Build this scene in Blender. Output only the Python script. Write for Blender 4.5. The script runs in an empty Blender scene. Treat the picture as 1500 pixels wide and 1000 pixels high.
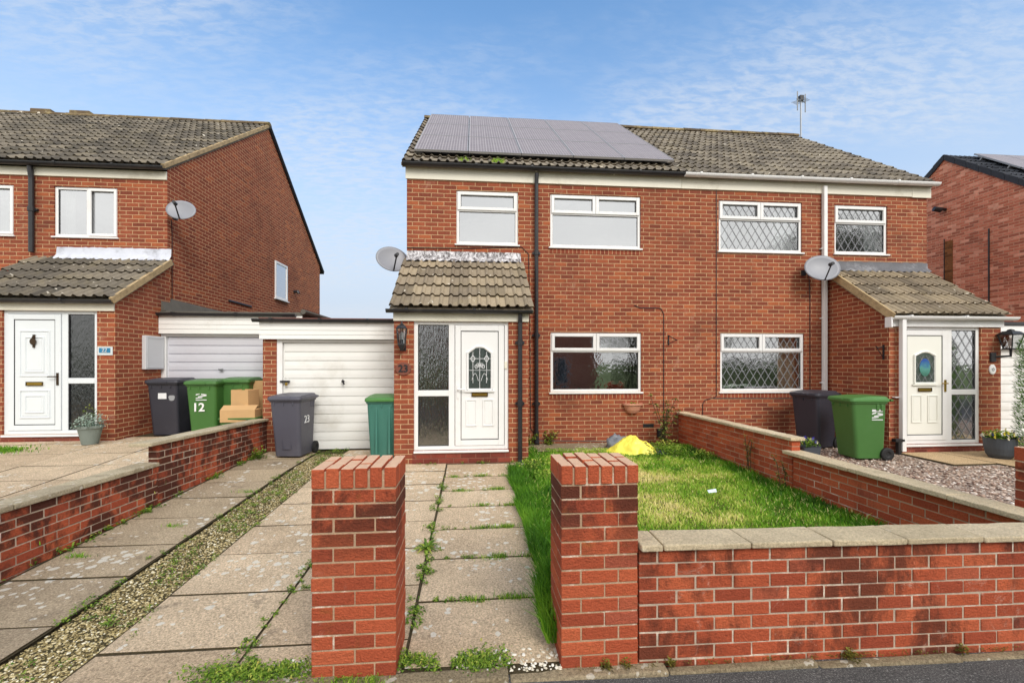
import bpy, math, random
import numpy as np
from mathutils import Vector, Matrix, noise
random.seed(7); np.random.seed(7)
S = bpy.context.scene
COL = S.collection
R = math.radians

# ------------------------------------------------------------------ camera model (survey of the photo)
F, TH, PX0, HOR, CZ = 648.0, R(5.1), 750.0, 531.0, 1.70
cT, sT = math.cos(TH), math.sin(TH)
def zc_(px, Y): return Y / (cT - (px - PX0) / F * sT)
def Xp(px, Y):                      # world X of a surveyed column on the plane Y
    z = zc_(px, Y); return z * ((px - PX0) / F * cT + sT)
def Zp(px, py, Y): return CZ - (py - HOR) * zc_(px, Y) / F

# ------------------------------------------------------------------ object helpers
def link(o): COL.objects.link(o); return o
def tag(o, label=None, cat=None, group=None, kind=None):
    if label: o['label'] = label
    if cat: o['category'] = cat
    if group: o['group'] = group
    if kind: o['kind'] = kind
    return o
def thing(name, label, cat, loc=(0, 0, 0), rz=0, group=None):
    o = link(bpy.data.objects.new(name, None)); o.location = loc; o.rotation_euler = (0, 0, rz)
    o.empty_display_size = .1
    return tag(o, label, cat, group)
def adopt(o, parent):               # o was made in world space: keep it there
    o.parent = parent
    p = parent; M = Matrix.Identity(4)
    while p is not None:
        L = Matrix.Translation(p.location) @ p.rotation_euler.to_matrix().to_4x4()
        M = L if p is parent else L @ M
        if p.parent: M = p.matrix_parent_inverse @ M
        p = p.parent
    o.matrix_parent_inverse = M.inverted()
def copy_tree(o, parent=None):
    c = o.copy(); COL.objects.link(c)
    if parent: c.parent = parent
    for ch in list(o.children): copy_tree(ch, c)
    return c

class MB:
    def __init__(s): s.v = []; s.f = []; s.c = []; s.m = []
    def face(s, pts, c=0.5, m=0):
        n = len(s.v); s.v += [tuple(p) for p in pts]; s.f.append(tuple(range(n, n + len(pts)))); s.c.append(c); s.m.append(m)
    def box(s, x0, x1, y0, y1, z0, z1, c=.5, m=0, M=None):
        P = [(x0, y0, z0), (x1, y0, z0), (x1, y1, z0), (x0, y1, z0), (x0, y0, z1), (x1, y0, z1), (x1, y1, z1), (x0, y1, z1)]
        if M is not None: P = [tuple(M @ Vector(p)) for p in P]
        n = len(s.v); s.v += P
        for q in ((3, 2, 1, 0), (4, 5, 6, 7), (0, 1, 5, 4), (1, 2, 6, 5), (2, 3, 7, 6), (3, 0, 4, 7)):
            s.f.append(tuple(n + i for i in q)); s.c.append(c); s.m.append(m)
        return s
    def ring(s, rings, cap=True, c=.5, m=0, closed=True):
        n = len(s.v); k = len(rings[0])
        for r in rings: s.v += [tuple(p) for p in r]
        for i in range(len(rings) - 1):
            for j in range(k if closed else k - 1):
                a = n + i * k + j; b = n + i * k + (j + 1) % k
                s.f.append((a, b, b + k, a + k)); s.c.append(c); s.m.append(m)
        if cap:
            s.f.append(tuple(n + j for j in reversed(range(k)))); s.c.append(c); s.m.append(m)
            e = n + (len(rings) - 1) * k
            s.f.append(tuple(e + j for j in range(k))); s.c.append(c); s.m.append(m)
        return s
    def tube(s, pts, r, n=8, c=.5, m=0):
        pts = [Vector(p) for p in pts]; rings = []
        rr = r if isinstance(r, (list, tuple)) else [r] * len(pts)
        up0 = None
        for i, p in enumerate(pts):
            t = (pts[min(i + 1, len(pts) - 1)] - pts[max(i - 1, 0)]).normalized()
            up = Vector((0, 0, 1)) if abs(t.z) < .9 else Vector((0, 1, 0))
            if up0 is not None: up = up0
            u = t.cross(up)
            if u.length < 1e-4: u = t.cross(Vector((1, 0, 0)))
            u.normalize(); w = u.cross(t); up0 = w
            rings.append([p + (u * math.cos(a) + w * math.sin(a)) * rr[i] for a in [2 * math.pi * j / n for j in range(n)]])
        return s.ring(rings, c=c, m=m)
    def lathe(s, prof, o=(0, 0, 0), n=24, sx=1, sy=1, c=.5, m=0, cap=True):
        return s.ring([[(o[0] + r * sx * math.cos(2 * math.pi * j / n), o[1] + r * sy * math.sin(2 * math.pi * j / n), o[2] + z) for j in range(n)] for r, z in prof], c=c, m=m, cap=cap)
    def prism(s, prof, x0, x1, c=.5, m=0):      # profile in (y,z) run along x
        return s.ring([[(x0, y, z) for y, z in prof], [(x1, y, z) for y, z in prof]], c=c, m=m)
    def build(s, name, mat, parent=None, smooth=False, bevel=0, seg=2, local=False):
        me = bpy.data.meshes.new(name); me.from_pydata(s.v, [], s.f)
        for mm in (mat if isinstance(mat, (list, tuple)) else [mat]): me.materials.append(mm)
        a = me.attributes.new('rnd', 'FLOAT', 'FACE'); a.data.foreach_set('value', s.c)
        me.polygons.foreach_set('material_index', s.m)
        if smooth: me.polygons.foreach_set('use_smooth', [True] * len(s.f))
        me.update()
        o = link(bpy.data.objects.new(name, me))
        if bevel:
            b = o.modifiers.new('bevel', 'BEVEL'); b.width = bevel; b.segments = seg; b.limit_method = 'ANGLE'; b.angle_limit = R(40)
        if parent is not None:
            if local: o.parent = parent
            else: adopt(o, parent)
        return o

def rrect(w, d, r, z, n=4, ox=0, oy=0):
    P = []
    for cx, cy, a0 in ((w / 2 - r, d / 2 - r, 0), (-w / 2 + r, d / 2 - r, 90), (-w / 2 + r, -d / 2 + r, 180), (w / 2 - r, -d / 2 + r, 270)):
        for k in range(n + 1):
            a = R(a0 + 90 * k / n); P.append((ox + cx + r * math.cos(a), oy + cy + r * math.sin(a), z))
    return P
def text_obj(name, txt, size, mat, loc, rot, parent=None, ext=.004, local=False, font_bold=0.0, sx=1):
    cu = bpy.data.curves.new(name, 'FONT'); cu.body = txt; cu.size = size; cu.extrude = ext; cu.align_x = 'CENTER'; cu.align_y = 'CENTER'; cu.offset = font_bold
    to = bpy.data.objects.new(name + '_t', cu); COL.objects.link(to)
    dg = bpy.context.evaluated_depsgraph_get(); me = bpy.data.meshes.new_from_object(to.evaluated_get(dg))
    COL.objects.unlink(to); bpy.data.objects.remove(to)
    me.materials.clear(); me.materials.append(mat)
    M = Matrix.Translation(loc) @ (rot if isinstance(rot, Matrix) else Matrix.Rotation(0, 4, 'X')) @ Matrix.Diagonal((sx, 1, 1, 1))
    me.transform(M)
    o = link(bpy.data.objects.new(name, me))
    if parent is not None:
        if local: o.parent = parent
        else: adopt(o, parent)
    return o
FACE_Y = Matrix.Rotation(R(90), 4, 'X')                     # text that reads from -Y
FACE_X = Matrix.Rotation(R(90), 4, 'Z') @ FACE_Y            # text that reads from +X

# ------------------------------------------------------------------ materials
def srgb(r, g, b):
    f = lambda c: (c / 255 / 12.92) if c / 255 <= .04045 else ((c / 255 + .055) / 1.055) ** 2.4
    return (f(r), f(g), f(b), 1)
def new_mat(name):
    m = bpy.data.materials.new(name); m.use_nodes = True; nt = m.node_tree
    p = nt.nodes['Principled BSDF']; return m, nt, p
def nd(nt, typ, ins=None, **props):
    n = nt.nodes.new(typ)
    for k, v in props.items(): setattr(n, k, v)
    for k, v in (ins or {}).items():
        s_ = n.inputs[k]
        if isinstance(v, bpy.types.NodeSocket): nt.links.new(v, s_)
        else: s_.default_value = v
    return n
def mth(nt, op, a, b=None, c=None, clamp=False):
    n = nt.nodes.new('ShaderNodeMath'); n.operation = op; n.use_clamp = clamp
    for i, v in enumerate((a, b, c)):
        if v is None: continue
        if isinstance(v, bpy.types.NodeSocket): nt.links.new(v, n.inputs[i])
        else: n.inputs[i].default_value = v
    return n.outputs[0]
def mixc(nt, f, a, b, blend='MIX'):
    n = nt.nodes.new('ShaderNodeMix'); n.data_type = 'RGBA'; n.blend_type = blend
    for s_, v in ((n.inputs[0], f), (n.inputs[6], a), (n.inputs[7], b)):
        if isinstance(v, bpy.types.NodeSocket): nt.links.new(v, s_)
        else: s_.default_value = v
    return n.outputs[2]
def ramp(nt, f, stops, interp='LINEAR'):
    n = nt.nodes.new('ShaderNodeValToRGB'); e = n.color_ramp; e.interpolation = interp
    while len(e.elements) < len(stops): e.elements.new(.5)
    for el, (p, c) in zip(e.elements, stops): el.position = p; el.color = c if len(c) == 4 else (*c, 1)
    nt.links.new(f, n.inputs[0]); return n.outputs[0]
def sstep(nt, f, a, b):
    n = nd(nt, 'ShaderNodeMapRange', {'Value': f, 'From Min': a, 'From Max': b, 'To Min': 0.0, 'To Max': 1.0}, interpolation_type='SMOOTHSTEP'); return n.outputs[0]
def nz(nt, co, scale, det=3, rough=.55, dist=0, dim='3D'):
    return nd(nt, 'ShaderNodeTexNoise', {'Vector': co, 'Scale': scale, 'Detail': det, 'Roughness': rough, 'Distortion': dist}).outputs['Fac']
def bump(nt, h, dist, strength=1.0):
    return nd(nt, 'ShaderNodeBump', {'Height': h, 'Distance': dist, 'Strength': strength}).outputs[0]
def objco(nt): return nt.nodes.new('ShaderNodeTexCoord').outputs['Object']
def setp(nt, p, **kw):
    for k, v in kw.items():
        s_ = p.inputs[k.replace('_', ' ')]
        if isinstance(v, bpy.types.NodeSocket): nt.links.new(v, s_)
        else: s_.default_value = v
def simple(name, c, rough=.5, var=.12, vs=6, bmp=.0, bs=60, metal=0, dirt=None, dirt_amt=.3, spec=.5):
    m, nt, p = new_mat(name); co = objco(nt)
    n = nz(nt, co, vs, 4)
    dark = tuple(x * (1 - var * 1.6) for x in c[:3]) + (1,); lite = tuple(min(1, x * (1 + var)) for x in c[:3]) + (1,)
    col = mixc(nt, n, dark, lite)
    if dirt:
        d = sstep(nt, nz(nt, co, vs * .6, 6, .7), .5, .75)
        col = mixc(nt, mth(nt, 'MULTIPLY', d, dirt_amt), col, dirt)
    setp(nt, p, Base_Color=col, Roughness=mth(nt, 'ADD', rough - .08, mth(nt, 'MULTIPLY', nz(nt, co, vs * 3), .16)), Metallic=metal, Specular_IOR_Level=spec)
    if bmp: setp(nt, p, Normal=bump(nt, nz(nt, co, bs, 4), bmp))
    return m

BRICK = [(0, srgb(126, 62, 46)), (.12, srgb(138, 69, 49)), (.45, srgb(146, 74, 52)), (.85, srgb(157, 81, 55)), (.96, srgb(172, 92, 58)), (1, srgb(140, 74, 56))]
def brick_wall_mat(name, stops=BRICK, mortar=srgb(218, 170, 130), W=.225, H=.075, off=.5, stain=.45, pale=.35, tint=(1, 1, 1)):
    m, nt, p = new_mat(name); co = objco(nt)
    sp = nd(nt, 'ShaderNodeSeparateXYZ', {0: co}); gn = nt.nodes.new('ShaderNodeNewGeometry')
    sn = nd(nt, 'ShaderNodeSeparateXYZ', {0: gn.outputs['Normal']})
    side = mth(nt, 'GREATER_THAN', mth(nt, 'ABSOLUTE', sn.outputs[0]), .6)
    u0 = nd(nt, 'ShaderNodeMix', {0: side, 2: sp.outputs[0], 3: sp.outputs[1]}).outputs[0]
    wob = mth(nt, 'MULTIPLY', mth(nt, 'SUBTRACT', nz(nt, co, 9, 2), .5), .012)
    u = mth(nt, 'ADD', mth(nt, 'ADD', u0, 40.0), wob); v = mth(nt, 'ADD', mth(nt, 'ADD', sp.outputs[2], 20.0), mth(nt, 'MULTIPLY', wob, .6))
    vr = mth(nt, 'DIVIDE', v, H); row = mth(nt, 'FLOOR', vr); fr = mth(nt, 'SUBTRACT', vr, row)
    ur = mth(nt, 'ADD', mth(nt, 'DIVIDE', u, W), mth(nt, 'MULTIPLY', mth(nt, 'MODULO', row, 2.0), off)); colm = mth(nt, 'FLOOR', ur); fu = mth(nt, 'SUBTRACT', ur, colm)
    du = mth(nt, 'MULTIPLY', mth(nt, 'MINIMUM', fu, mth(nt, 'SUBTRACT', 1.0, fu)), W)
    dv = mth(nt, 'MULTIPLY', mth(nt, 'MINIMUM', fr, mth(nt, 'SUBTRACT', 1.0, fr)), H)
    d = mth(nt, 'ADD', mth(nt, 'MINIMUM', du, dv), mth(nt, 'MULTIPLY', mth(nt, 'SUBTRACT', nz(nt, co, 45, 3), .5), .006))
    mask = sstep(nt, d, .0042, .0080)
    idv = nd(nt, 'ShaderNodeCombineXYZ', {0: colm, 1: row, 2: mth(nt, 'MULTIPLY', side, 7.0)}).outputs[0]
    rnd = nd(nt, 'ShaderNodeTexWhiteNoise', {'Vector': idv}, noise_dimensions='3D')
    bc = ramp(nt, rnd.outputs['Value'], stops)
    bc = mixc(nt, .55, bc, mixc(nt, nz(nt, co, 38, 4, .7), (.30, .28, .28, 1), (1.6, 1.62, 1.65, 1)), 'MULTIPLY')
    bc = mixc(nt, .8, bc, mixc(nt, nz(nt, nd(nt, 'ShaderNodeMapping', {'Vector': co, 'Scale': (2.6, 2.6, .35)}).outputs[0], 1.6, 6, .7), (.55, .53, .52, 1), (1.4, 1.42, 1.45, 1)), 'MULTIPLY')
    big = nz(nt, co, .9, 5, .65)
    bc = mixc(nt, mth(nt, 'MULTIPLY', sstep(nt, big, .52, .75), stain), bc, srgb(70, 44, 38))
    eff = mth(nt, 'MULTIPLY', sstep(nt, nz(nt, co, 2.0, 7, .78, .8), .57, .74), pale)
    bc = mixc(nt, eff, bc, srgb(214, 178, 156))
    mc = mixc(nt, nz(nt, co, 14, 4), tuple(x * .72 for x in mortar[:3]) + (1,), mortar)
    mc = mixc(nt, mth(nt, 'MULTIPLY', sstep(nt, big, .48, .72), .45), mc, srgb(120, 84, 66))
    col = mixc(nt, mask, mc, bc)
    if tint != (1, 1, 1): col = mixc(nt, 1.0, col, (*tint, 1), 'MULTIPLY')
    h = mth(nt, 'ADD', mth(nt, 'MULTIPLY', mask, .8), mth(nt, 'MULTIPLY', nz(nt, co, 70, 4), .35))
    h = mth(nt, 'ADD', h, mth(nt, 'MULTIPLY', rnd.outputs['Value'], .25))
    setp(nt, p, Base_Color=col, Roughness=.88, Normal=bump(nt, h, .009), Specular_IOR_Level=.25)
    return m
def geo_brick_mat(name, soot=.6, topz=None, pale=.3, moss=.0, stops=None, thr=.5, top=0):
    m, nt, p = new_mat(name); co = objco(nt)
    at = nd(nt, 'ShaderNodeAttribute', attribute_name='rnd').outputs['Fac']
    bc = ramp(nt, at, stops or [(0, srgb(154, 74, 52)), (.2, srgb(170, 83, 56)), (.55, srgb(181, 90, 60)), (.85, srgb(193, 101, 67)), (1, srgb(164, 86, 66))])
    bc = mixc(nt, .85, bc, mixc(nt, nz(nt, co, 62, 6, .8), (.35, .32, .32, 1), (1.95, 1.95, 1.95, 1)), 'MULTIPLY')
    sc = nd(nt, 'ShaderNodeMapping', {'Vector': co, 'Scale': (1, 1, .6)}).outputs[0]
    st = nz(nt, sc, 2.6, 7, .72, .4)
    bb = mth(nt, 'MULTIPLY', mth(nt, 'SUBTRACT', at, .5), .12)
    sf = sstep(nt, mth(nt, 'ADD', st, bb), thr, thr + .17)
    if topz is not None:
        z = nd(nt, 'ShaderNodeSeparateXYZ', {0: co}).outputs[2]
        sf = mth(nt, 'MULTIPLY', sf, sstep(nt, z, topz[0], topz[1]))
    bc = mixc(nt, mth(nt, 'MULTIPLY', sf, soot), bc, srgb(66, 40, 34))
    ef = mth(nt, 'MULTIPLY', sstep(nt, nz(nt, co, 5, 7, .8, .8), .58, .74), pale)
    bc = mixc(nt, ef, bc, srgb(226, 196, 176))
    if moss:
        mo = mth(nt, 'MULTIPLY', sstep(nt, nz(nt, co, 7, 6, .75), .55, .72), moss); bc = mixc(nt, mo, bc, srgb(110, 104, 40))
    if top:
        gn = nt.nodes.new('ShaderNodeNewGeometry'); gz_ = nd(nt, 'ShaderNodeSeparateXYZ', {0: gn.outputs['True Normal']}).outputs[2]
        bc = mixc(nt, mth(nt, 'MULTIPLY', sstep(nt, gz_, .5, .9), mth(nt, 'MULTIPLY', top, mth(nt, 'ADD', .55, mth(nt, 'MULTIPLY', nz(nt, co, 26, 5, .7), .7)))), bc, srgb(238, 200, 168))  # sunlit paleness of up-facing faces painted into the brick colour
    h = mth(nt, 'ADD', nz(nt, co, 90, 5, .7), mth(nt, 'MULTIPLY', nz(nt, nd(nt, 'ShaderNodeMapping', {'Vector': co, 'Scale': (1, 1, 2.6)}).outputs[0], 16, 4, .6, 1.2), .6))
    setp(nt, p, Base_Color=bc, Roughness=.9, Normal=bump(nt, h, .016), Specular_IOR_Level=.2)
    return m
def mortar_mat(name, c):
    m, nt, p = new_mat(name); co = objco(nt)
    col = mixc(nt, nz(nt, co, 9, 6, .7), tuple(x * .45 for x in c[:3]) + (1,), c)
    col = mixc(nt, sstep(nt, nz(nt, co, 4, 6, .8), .53, .66), col, srgb(224, 208, 190))
    setp(nt, p, Base_Color=col, Roughness=.95, Normal=bump(nt, nz(nt, co, 140, 4), .006)); return m
def tile_mat(name, a, b, c, lichen=.5, spots=srgb(214, 206, 190), moss=.2):
    m, nt, p = new_mat(name); co = objco(nt)
    at = nd(nt, 'ShaderNodeAttribute', attribute_name='rnd').outputs['Fac']
    col = ramp(nt, at, [(0, a), (.5, b), (1, c)])
    col = mixc(nt, .7, col, mixc(nt, nz(nt, co, 18, 6, .75), (.35, .34, .33, 1), (1.5, 1.5, 1.48, 1)), 'MULTIPLY')
    col = mixc(nt, mth(nt, 'MULTIPLY', sstep(nt, nz(nt, co, 3.0, 5, .7), .45, .68), lichen), col, srgb(176, 160, 116))
    col = mixc(nt, mth(nt, 'MULTIPLY', sstep(nt, nz(nt, co, 1.3, 5, .7), .55, .7), moss), col, srgb(92, 88, 44))
    sp_ = sstep(nt, nz(nt, co, 9, 3, .5, .5), .68, .72)
    col = mixc(nt, sp_, col, spots)
    setp(nt, p, Base_Color=col, Roughness=.92, Normal=bump(nt, nz(nt, co, 80, 5, .7), .006), Specular_IOR_Level=.2)
    return m
def slab_mat(name, a, b, spots=.8, grain=1.0):
    m, nt, p = new_mat(name); co = objco(nt)
    at = nd(nt, 'ShaderNodeAttribute', attribute_name='rnd').outputs['Fac']
    col = mixc(nt, at, a, b)
    col = mixc(nt, .75, col, mixc(nt, nz(nt, co, 2.2, 7, .72), (.36, .34, .31, 1), (1.5, 1.5, 1.5, 1)), 'MULTIPLY')
    col = mixc(nt, grain, col, mixc(nt, sstep(nt, nz(nt, co, 70, 5, .85), .25, .75), (.35, .33, .31, 1), (1.55, 1.55, 1.55, 1)), 'MULTIPLY')
    v = nd(nt, 'ShaderNodeTexVoronoi', {'Vector': nd(nt, 'ShaderNodeVectorMath', {0: co, 1: nd(nt, 'ShaderNodeVectorMath', {0: nd(nt, 'ShaderNodeTexNoise', {'Vector': co, 'Scale': 22}).outputs['Color'], 1: (.05, .05, .05)}, operation='MULTIPLY').outputs[0]}, operation='ADD').outputs[0], 'Scale': 15.0})
    size = mth(nt, 'MULTIPLY', sstep(nt, nz(nt, co, 1.7, 3), .36, .66), .62)
    sz = mth(nt, 'MULTIPLY', size, nd(nt, 'ShaderNodeSeparateColor', {0: v.outputs['Color']}).outputs[0])
    lm = mth(nt, 'MULTIPLY', mth(nt, 'LESS_THAN', v.outputs['Distance'], sz), spots)
    col = mixc(nt, lm, col, srgb(226, 222, 210))
    dk = sstep(nt, nz(nt, co, 4.5, 6, .75), .56, .74)
    col = mixc(nt, mth(nt, 'MULTIPLY', dk, .6), col, srgb(92, 82, 72))
    h = mth(nt, 'ADD', nz(nt, co, 160, 4, .7), mth(nt, 'MULTIPLY', nz(nt, co, 30, 4), .7))
    setp(nt, p, Base_Color=col, Roughness=.93, Normal=bump(nt, h, .010), Specular_IOR_Level=.2); return m
def ground_mat(name, stops, s1=140, s2=2.0, bmp=.01, vor=0):
    m, nt, p = new_mat(name); co = objco(nt)
    f = nz(nt, co, s1, 4, .7)
    if vor:
        v = nd(nt, 'ShaderNodeTexVoronoi', {'Vector': co, 'Scale': vor}); f = nd(nt, 'ShaderNodeSeparateColor', {0: v.outputs['Color']}).outputs[0]
        hh = mth(nt, 'SUBTRACT', 1.0, v.outputs['Distance'])
    else: hh = f
    col = ramp(nt, f, stops)
    col = mixc(nt, .6, col, mixc(nt, nz(nt, co, s2, 6, .7), (.45, .44, .43, 1), (1.35, 1.35, 1.35, 1)), 'MULTIPLY')
    setp(nt, p, Base_Color=col, Roughness=.93, Normal=bump(nt, hh, bmp), Specular_IOR_Level=.25); return m
def leaf_mat(name, stops, rough=.55, trans=.25):
    m, nt, p = new_mat(name)
    at = nd(nt, 'ShaderNodeAttribute', attribute_name='rnd').outputs['Fac']
    col = ramp(nt, at, stops)
    setp(nt, p, Base_Color=col, Roughness=rough, Specular_IOR_Level=.3)
    tr = nd(nt, 'ShaderNodeBsdfTranslucent', {'Color': col})
    mx = nd(nt, 'ShaderNodeMixShader', {0: trans, 1: p.outputs[0], 2: tr.outputs[0]})
    nt.links.new(mx.outputs[0], nt.nodes['Material Output'].inputs[0]); return m
def attr_mat(name, stops, rough=.8, bmp=.0):
    m, nt, p = new_mat(name); co = objco(nt)
    at = nd(nt, 'ShaderNodeAttribute', attribute_name='rnd').outputs['Fac']
    col = mixc(nt, .5, ramp(nt, at, stops), mixc(nt, nz(nt, co, 60, 3), (.5, .5, .5, 1), (1.4, 1.4, 1.4, 1)), 'MULTIPLY')
    setp(nt, p, Base_Color=col, Roughness=rough); return m
def glass_mat(name, refl=.25, tint=(.75, .8, .8, 1), rough=.0, wav=.0, wsc=(8, 8, 8), milk=0, milkc=(.5, .52, .54, 1)):
    m, nt, p = new_mat(name); nt.nodes.remove(p)
    co = objco(nt)
    gl = nd(nt, 'ShaderNodeBsdfGlossy', {'Color': (.95, .97, 1, 1), 'Roughness': rough})
    nn = bump(nt, nz(nt, nd(nt, 'ShaderNodeMapping', {'Vector': co, 'Scale': wsc}).outputs[0], 1.0, 3), wav if wav else .0015)
    nt.links.new(nn, gl.inputs['Normal'])
    tr = nd(nt, 'ShaderNodeBsdfTransparent', {'Color': tint})
    base = tr.outputs[0]
    if milk:
        base = nd(nt, 'ShaderNodeMixShader', {0: milk, 1: base, 2: nd(nt, 'ShaderNodeBsdfDiffuse', {'Color': milkc}).outputs[0]}).outputs[0]
    fr = nd(nt, 'ShaderNodeFresnel', {'IOR': 1.5}).outputs[0]
    f = mth(nt, 'ADD', fr, refl, clamp=True)
    mx = nd(nt, 'ShaderNodeMixShader', {0: f, 1: base, 2: gl.outputs[0]})
    nt.links.new(mx.outputs[0], nt.nodes['Material Output'].inputs[0]); return m

M = {}
M['brick'] = brick_wall_mat('facade_brick', tint=(.95, 1.03, 1.04))
M['brick_gable'] = brick_wall_mat('gable_brick', stain=.3, pale=.1, tint=(1.0, 1.06, 1.06))
M['brick_pink'] = brick_wall_mat('weathered_gable_brick', stops=[(0, srgb(150, 88, 70)), (.4, srgb(180, 104, 80)), (.8, srgb(196, 122, 98)), (1, srgb(214, 150, 126))], mortar=srgb(216, 170, 142), pale=.6, stain=.15, tint=(1.35, 1.3, 1.25))
M['brick_edge'] = brick_wall_mat('brick_on_edge', W=.075, H=.30, off=0.0)
M['plinth'] = brick_wall_mat('plinth_brick', stops=[(0, srgb(110, 50, 42)), (1, srgb(150, 74, 58))], mortar=srgb(150, 96, 80), stain=.6)
M['gb_pillar'] = geo_brick_mat('pillar_brick', soot=.85, topz=(.45, .95), pale=.2, moss=.3, thr=.40)
M['gb_front'] = geo_brick_mat('front_wall_brick', soot=.75, pale=.6, thr=.45)
M['gb_left'] = geo_brick_mat('left_wall_brick', soot=.9, pale=.15, thr=.39)
M['gb_right'] = geo_brick_mat('right_wall_brick', soot=.35, pale=.08, thr=.56)
M['mortar_pale'] = mortar_mat('mortar_pale', srgb(212, 190, 168))
M['mortar_warm'] = mortar_mat('mortar_warm', srgb(206, 172, 140))
M['coping'] = slab_mat('coping_stone', srgb(206, 190, 158), srgb(224, 208, 178), spots=.15, grain=.6)
M['coping_grey'] = slab_mat('coping_stone_grey', srgb(178, 166, 142), srgb(200, 188, 160), spots=.5, grain=.6)
M['tile'] = tile_mat('roof_tile', srgb(112, 105, 97), srgb(138, 129, 117), srgb(162, 152, 136), lichen=.16, moss=.05)
M['tile_porch'] = tile_mat('porch_tile', srgb(122, 111, 97), srgb(146, 133, 115), srgb(168, 153, 130), lichen=.14, moss=.04)
M['tile_old'] = tile_mat('old_roof_tile', srgb(92, 87, 80), srgb(114, 107, 97), srgb(138, 129, 115), lichen=.14, moss=.05)
M['tile_dark'] = tile_mat('dark_roof_tile', srgb(54, 56, 62), srgb(66, 68, 74), srgb(76, 78, 84), lichen=.0, moss=0, spots=srgb(80, 80, 86))
M['verge'] = simple('verge_mortar', srgb(186, 162, 122), .9, .35, 9, .014, 40, dirt=srgb(104, 88, 66), dirt_amt=.7)
M['ridge'] = tile_mat('ridge_tile', srgb(84, 74, 62), srgb(110, 94, 74), srgb(128, 112, 84), lichen=.6, moss=.7)
M['upvc'] = simple('white_upvc', (.82, .82, .82, 1), .32, .02, 3, dirt=srgb(196, 190, 176), dirt_amt=.2)
M['upvc_cream'] = simple('cream_upvc', srgb(226, 222, 206), .42, .04, 3, dirt=srgb(170, 160, 136), dirt_amt=.45)
M['door_ivory'] = simple('ivory_door', srgb(234, 234, 226), .35, .02, 3)
M['upvc_cool'] = simple('cool_white_upvc', srgb(222, 228, 232), .34, .03, 3)
M['black_plastic'] = simple('black_rainwater_plastic', srgb(40, 40, 44), .38, .25, 5, dirt=srgb(86, 82, 78), dirt_amt=.35)
M['lead'] = simple('lead_flashing', srgb(92, 92, 98), .6, .3, 5, .004, 20, dirt=srgb(190, 190, 196), dirt_amt=.5)
def flash_mat():
    m, nt, p = new_mat('white_streaked_flashing'); co = objco(nt)
    n = nz(nt, nd(nt, 'ShaderNodeMapping', {'Vector': co, 'Scale': (1, 1, .7)}).outputs[0], 14, 7, .8, .8)
    col = mixc(nt, sstep(nt, n, .40, .62), srgb(84, 78, 80), srgb(222, 220, 224))
    setp(nt, p, Base_Color=col, Roughness=.7, Normal=bump(nt, n, .01)); return m
M['flash'] = flash_mat()
M['flash_white'] = simple('pale_silver_flashing', srgb(206, 210, 222), .5, .15, 6, .006, 14, dirt=srgb(120, 120, 130), dirt_amt=.6)
M['lead_strip'] = simple('window_leading', srgb(150, 152, 156), .4, .1)
M['glass_up'] = glass_mat('upper_glass', .46, milk=.30, milkc=(.20, .215, .23, 1))
M['glass'] = glass_mat('window_glass', .34, (.7, .74, .74, 1))
M['glass_lead'] = glass_mat('leaded_glass', .42, (.7, .74, .76, 1))
M['glass_rain'] = glass_mat('rain_textured_glass', .26, (.72, .78, .68, 1), .04, .007, (50, 50, 8))
M['glass_dark'] = glass_mat('dark_obscure_glass', .08, (.3, .36, .34, 1), .18, .006, (50, 50, 12))
M['interior'] = simple('room_interior', srgb(112, 106, 94), .9, .35, 2)
M['interior_pale'] = simple('pale_room', srgb(186, 186, 182), .9, .25, 1.5)
M['curtain'] = simple('cream_curtain', srgb(226, 216, 190), .9, .08, 4)
M['curtain_white'] = simple('white_net_curtain', srgb(228, 230, 226), .9, .06, 4)
M['brass'] = simple('brass', srgb(168, 138, 62), .32, .15, 8, metal=.85)
M['brass_pale'] = simple('satin_brass', srgb(196, 178, 128), .35, .1, 8, metal=.6)
M['dark_iron'] = simple('black_iron', srgb(30, 30, 34), .5, .2)
M['iron_brown'] = simple('bronze_knocker', srgb(70, 54, 38), .4, .2, metal=.6)
M['garage_white'] = simple('white_garage_door', srgb(236, 236, 233), .4, .03, 2, dirt=srgb(186, 180, 166), dirt_amt=.4)
M['garage_grey'] = simple('greyish_garage_door', srgb(206, 206, 214), .4, .04, 2, dirt=srgb(170, 168, 176), dirt_amt=.3)
M['felt'] = simple('roofing_felt', srgb(98, 94, 86), .9, .2, 4, .006, 60)
M['felt_red'] = simple('red_brown_felt', srgb(110, 70, 62), .9, .2, 4)
M['bin_grey'] = simple('grey_bin_plastic', srgb(82, 82, 94), .45, .08, 4, .0015, 300, dirt=srgb(120, 118, 124), dirt_amt=.25)
M['bin_black'] = simple('black_bin_plastic', srgb(50, 50, 60), .42, .12, 4, .0015, 300, dirt=srgb(90, 88, 94), dirt_amt=.2)
M['bin_green'] = simple('green_bin_plastic', srgb(66, 112, 52), .45, .08, 4, .0015, 300, dirt=srgb(100, 130, 90), dirt_amt=.2)
M['bin_lid_green'] = simple('green_lid_plastic', srgb(72, 126, 60), .42, .1, 4, .0015, 300)
M['bin_teal'] = simple('teal_bin_plastic', srgb(62, 118, 106), .45, .08, 4, .0015, 300, dirt=srgb(110, 140, 130), dirt_amt=.25)
M['rubber'] = simple('rubber', srgb(26, 26, 28), .7, .2)
M['sticker'] = simple('white_sticker', srgb(222, 224, 226), .5, .08, 30, dirt=srgb(140, 140, 140), dirt_amt=.3)
M['cardboard'] = simple('cardboard', srgb(198, 160, 112), .85, .07, 6, .001, 200)
M['cardboard_dark'] = simple('cardboard_shaded', srgb(160, 118, 66), .85, .07, 6)
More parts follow.
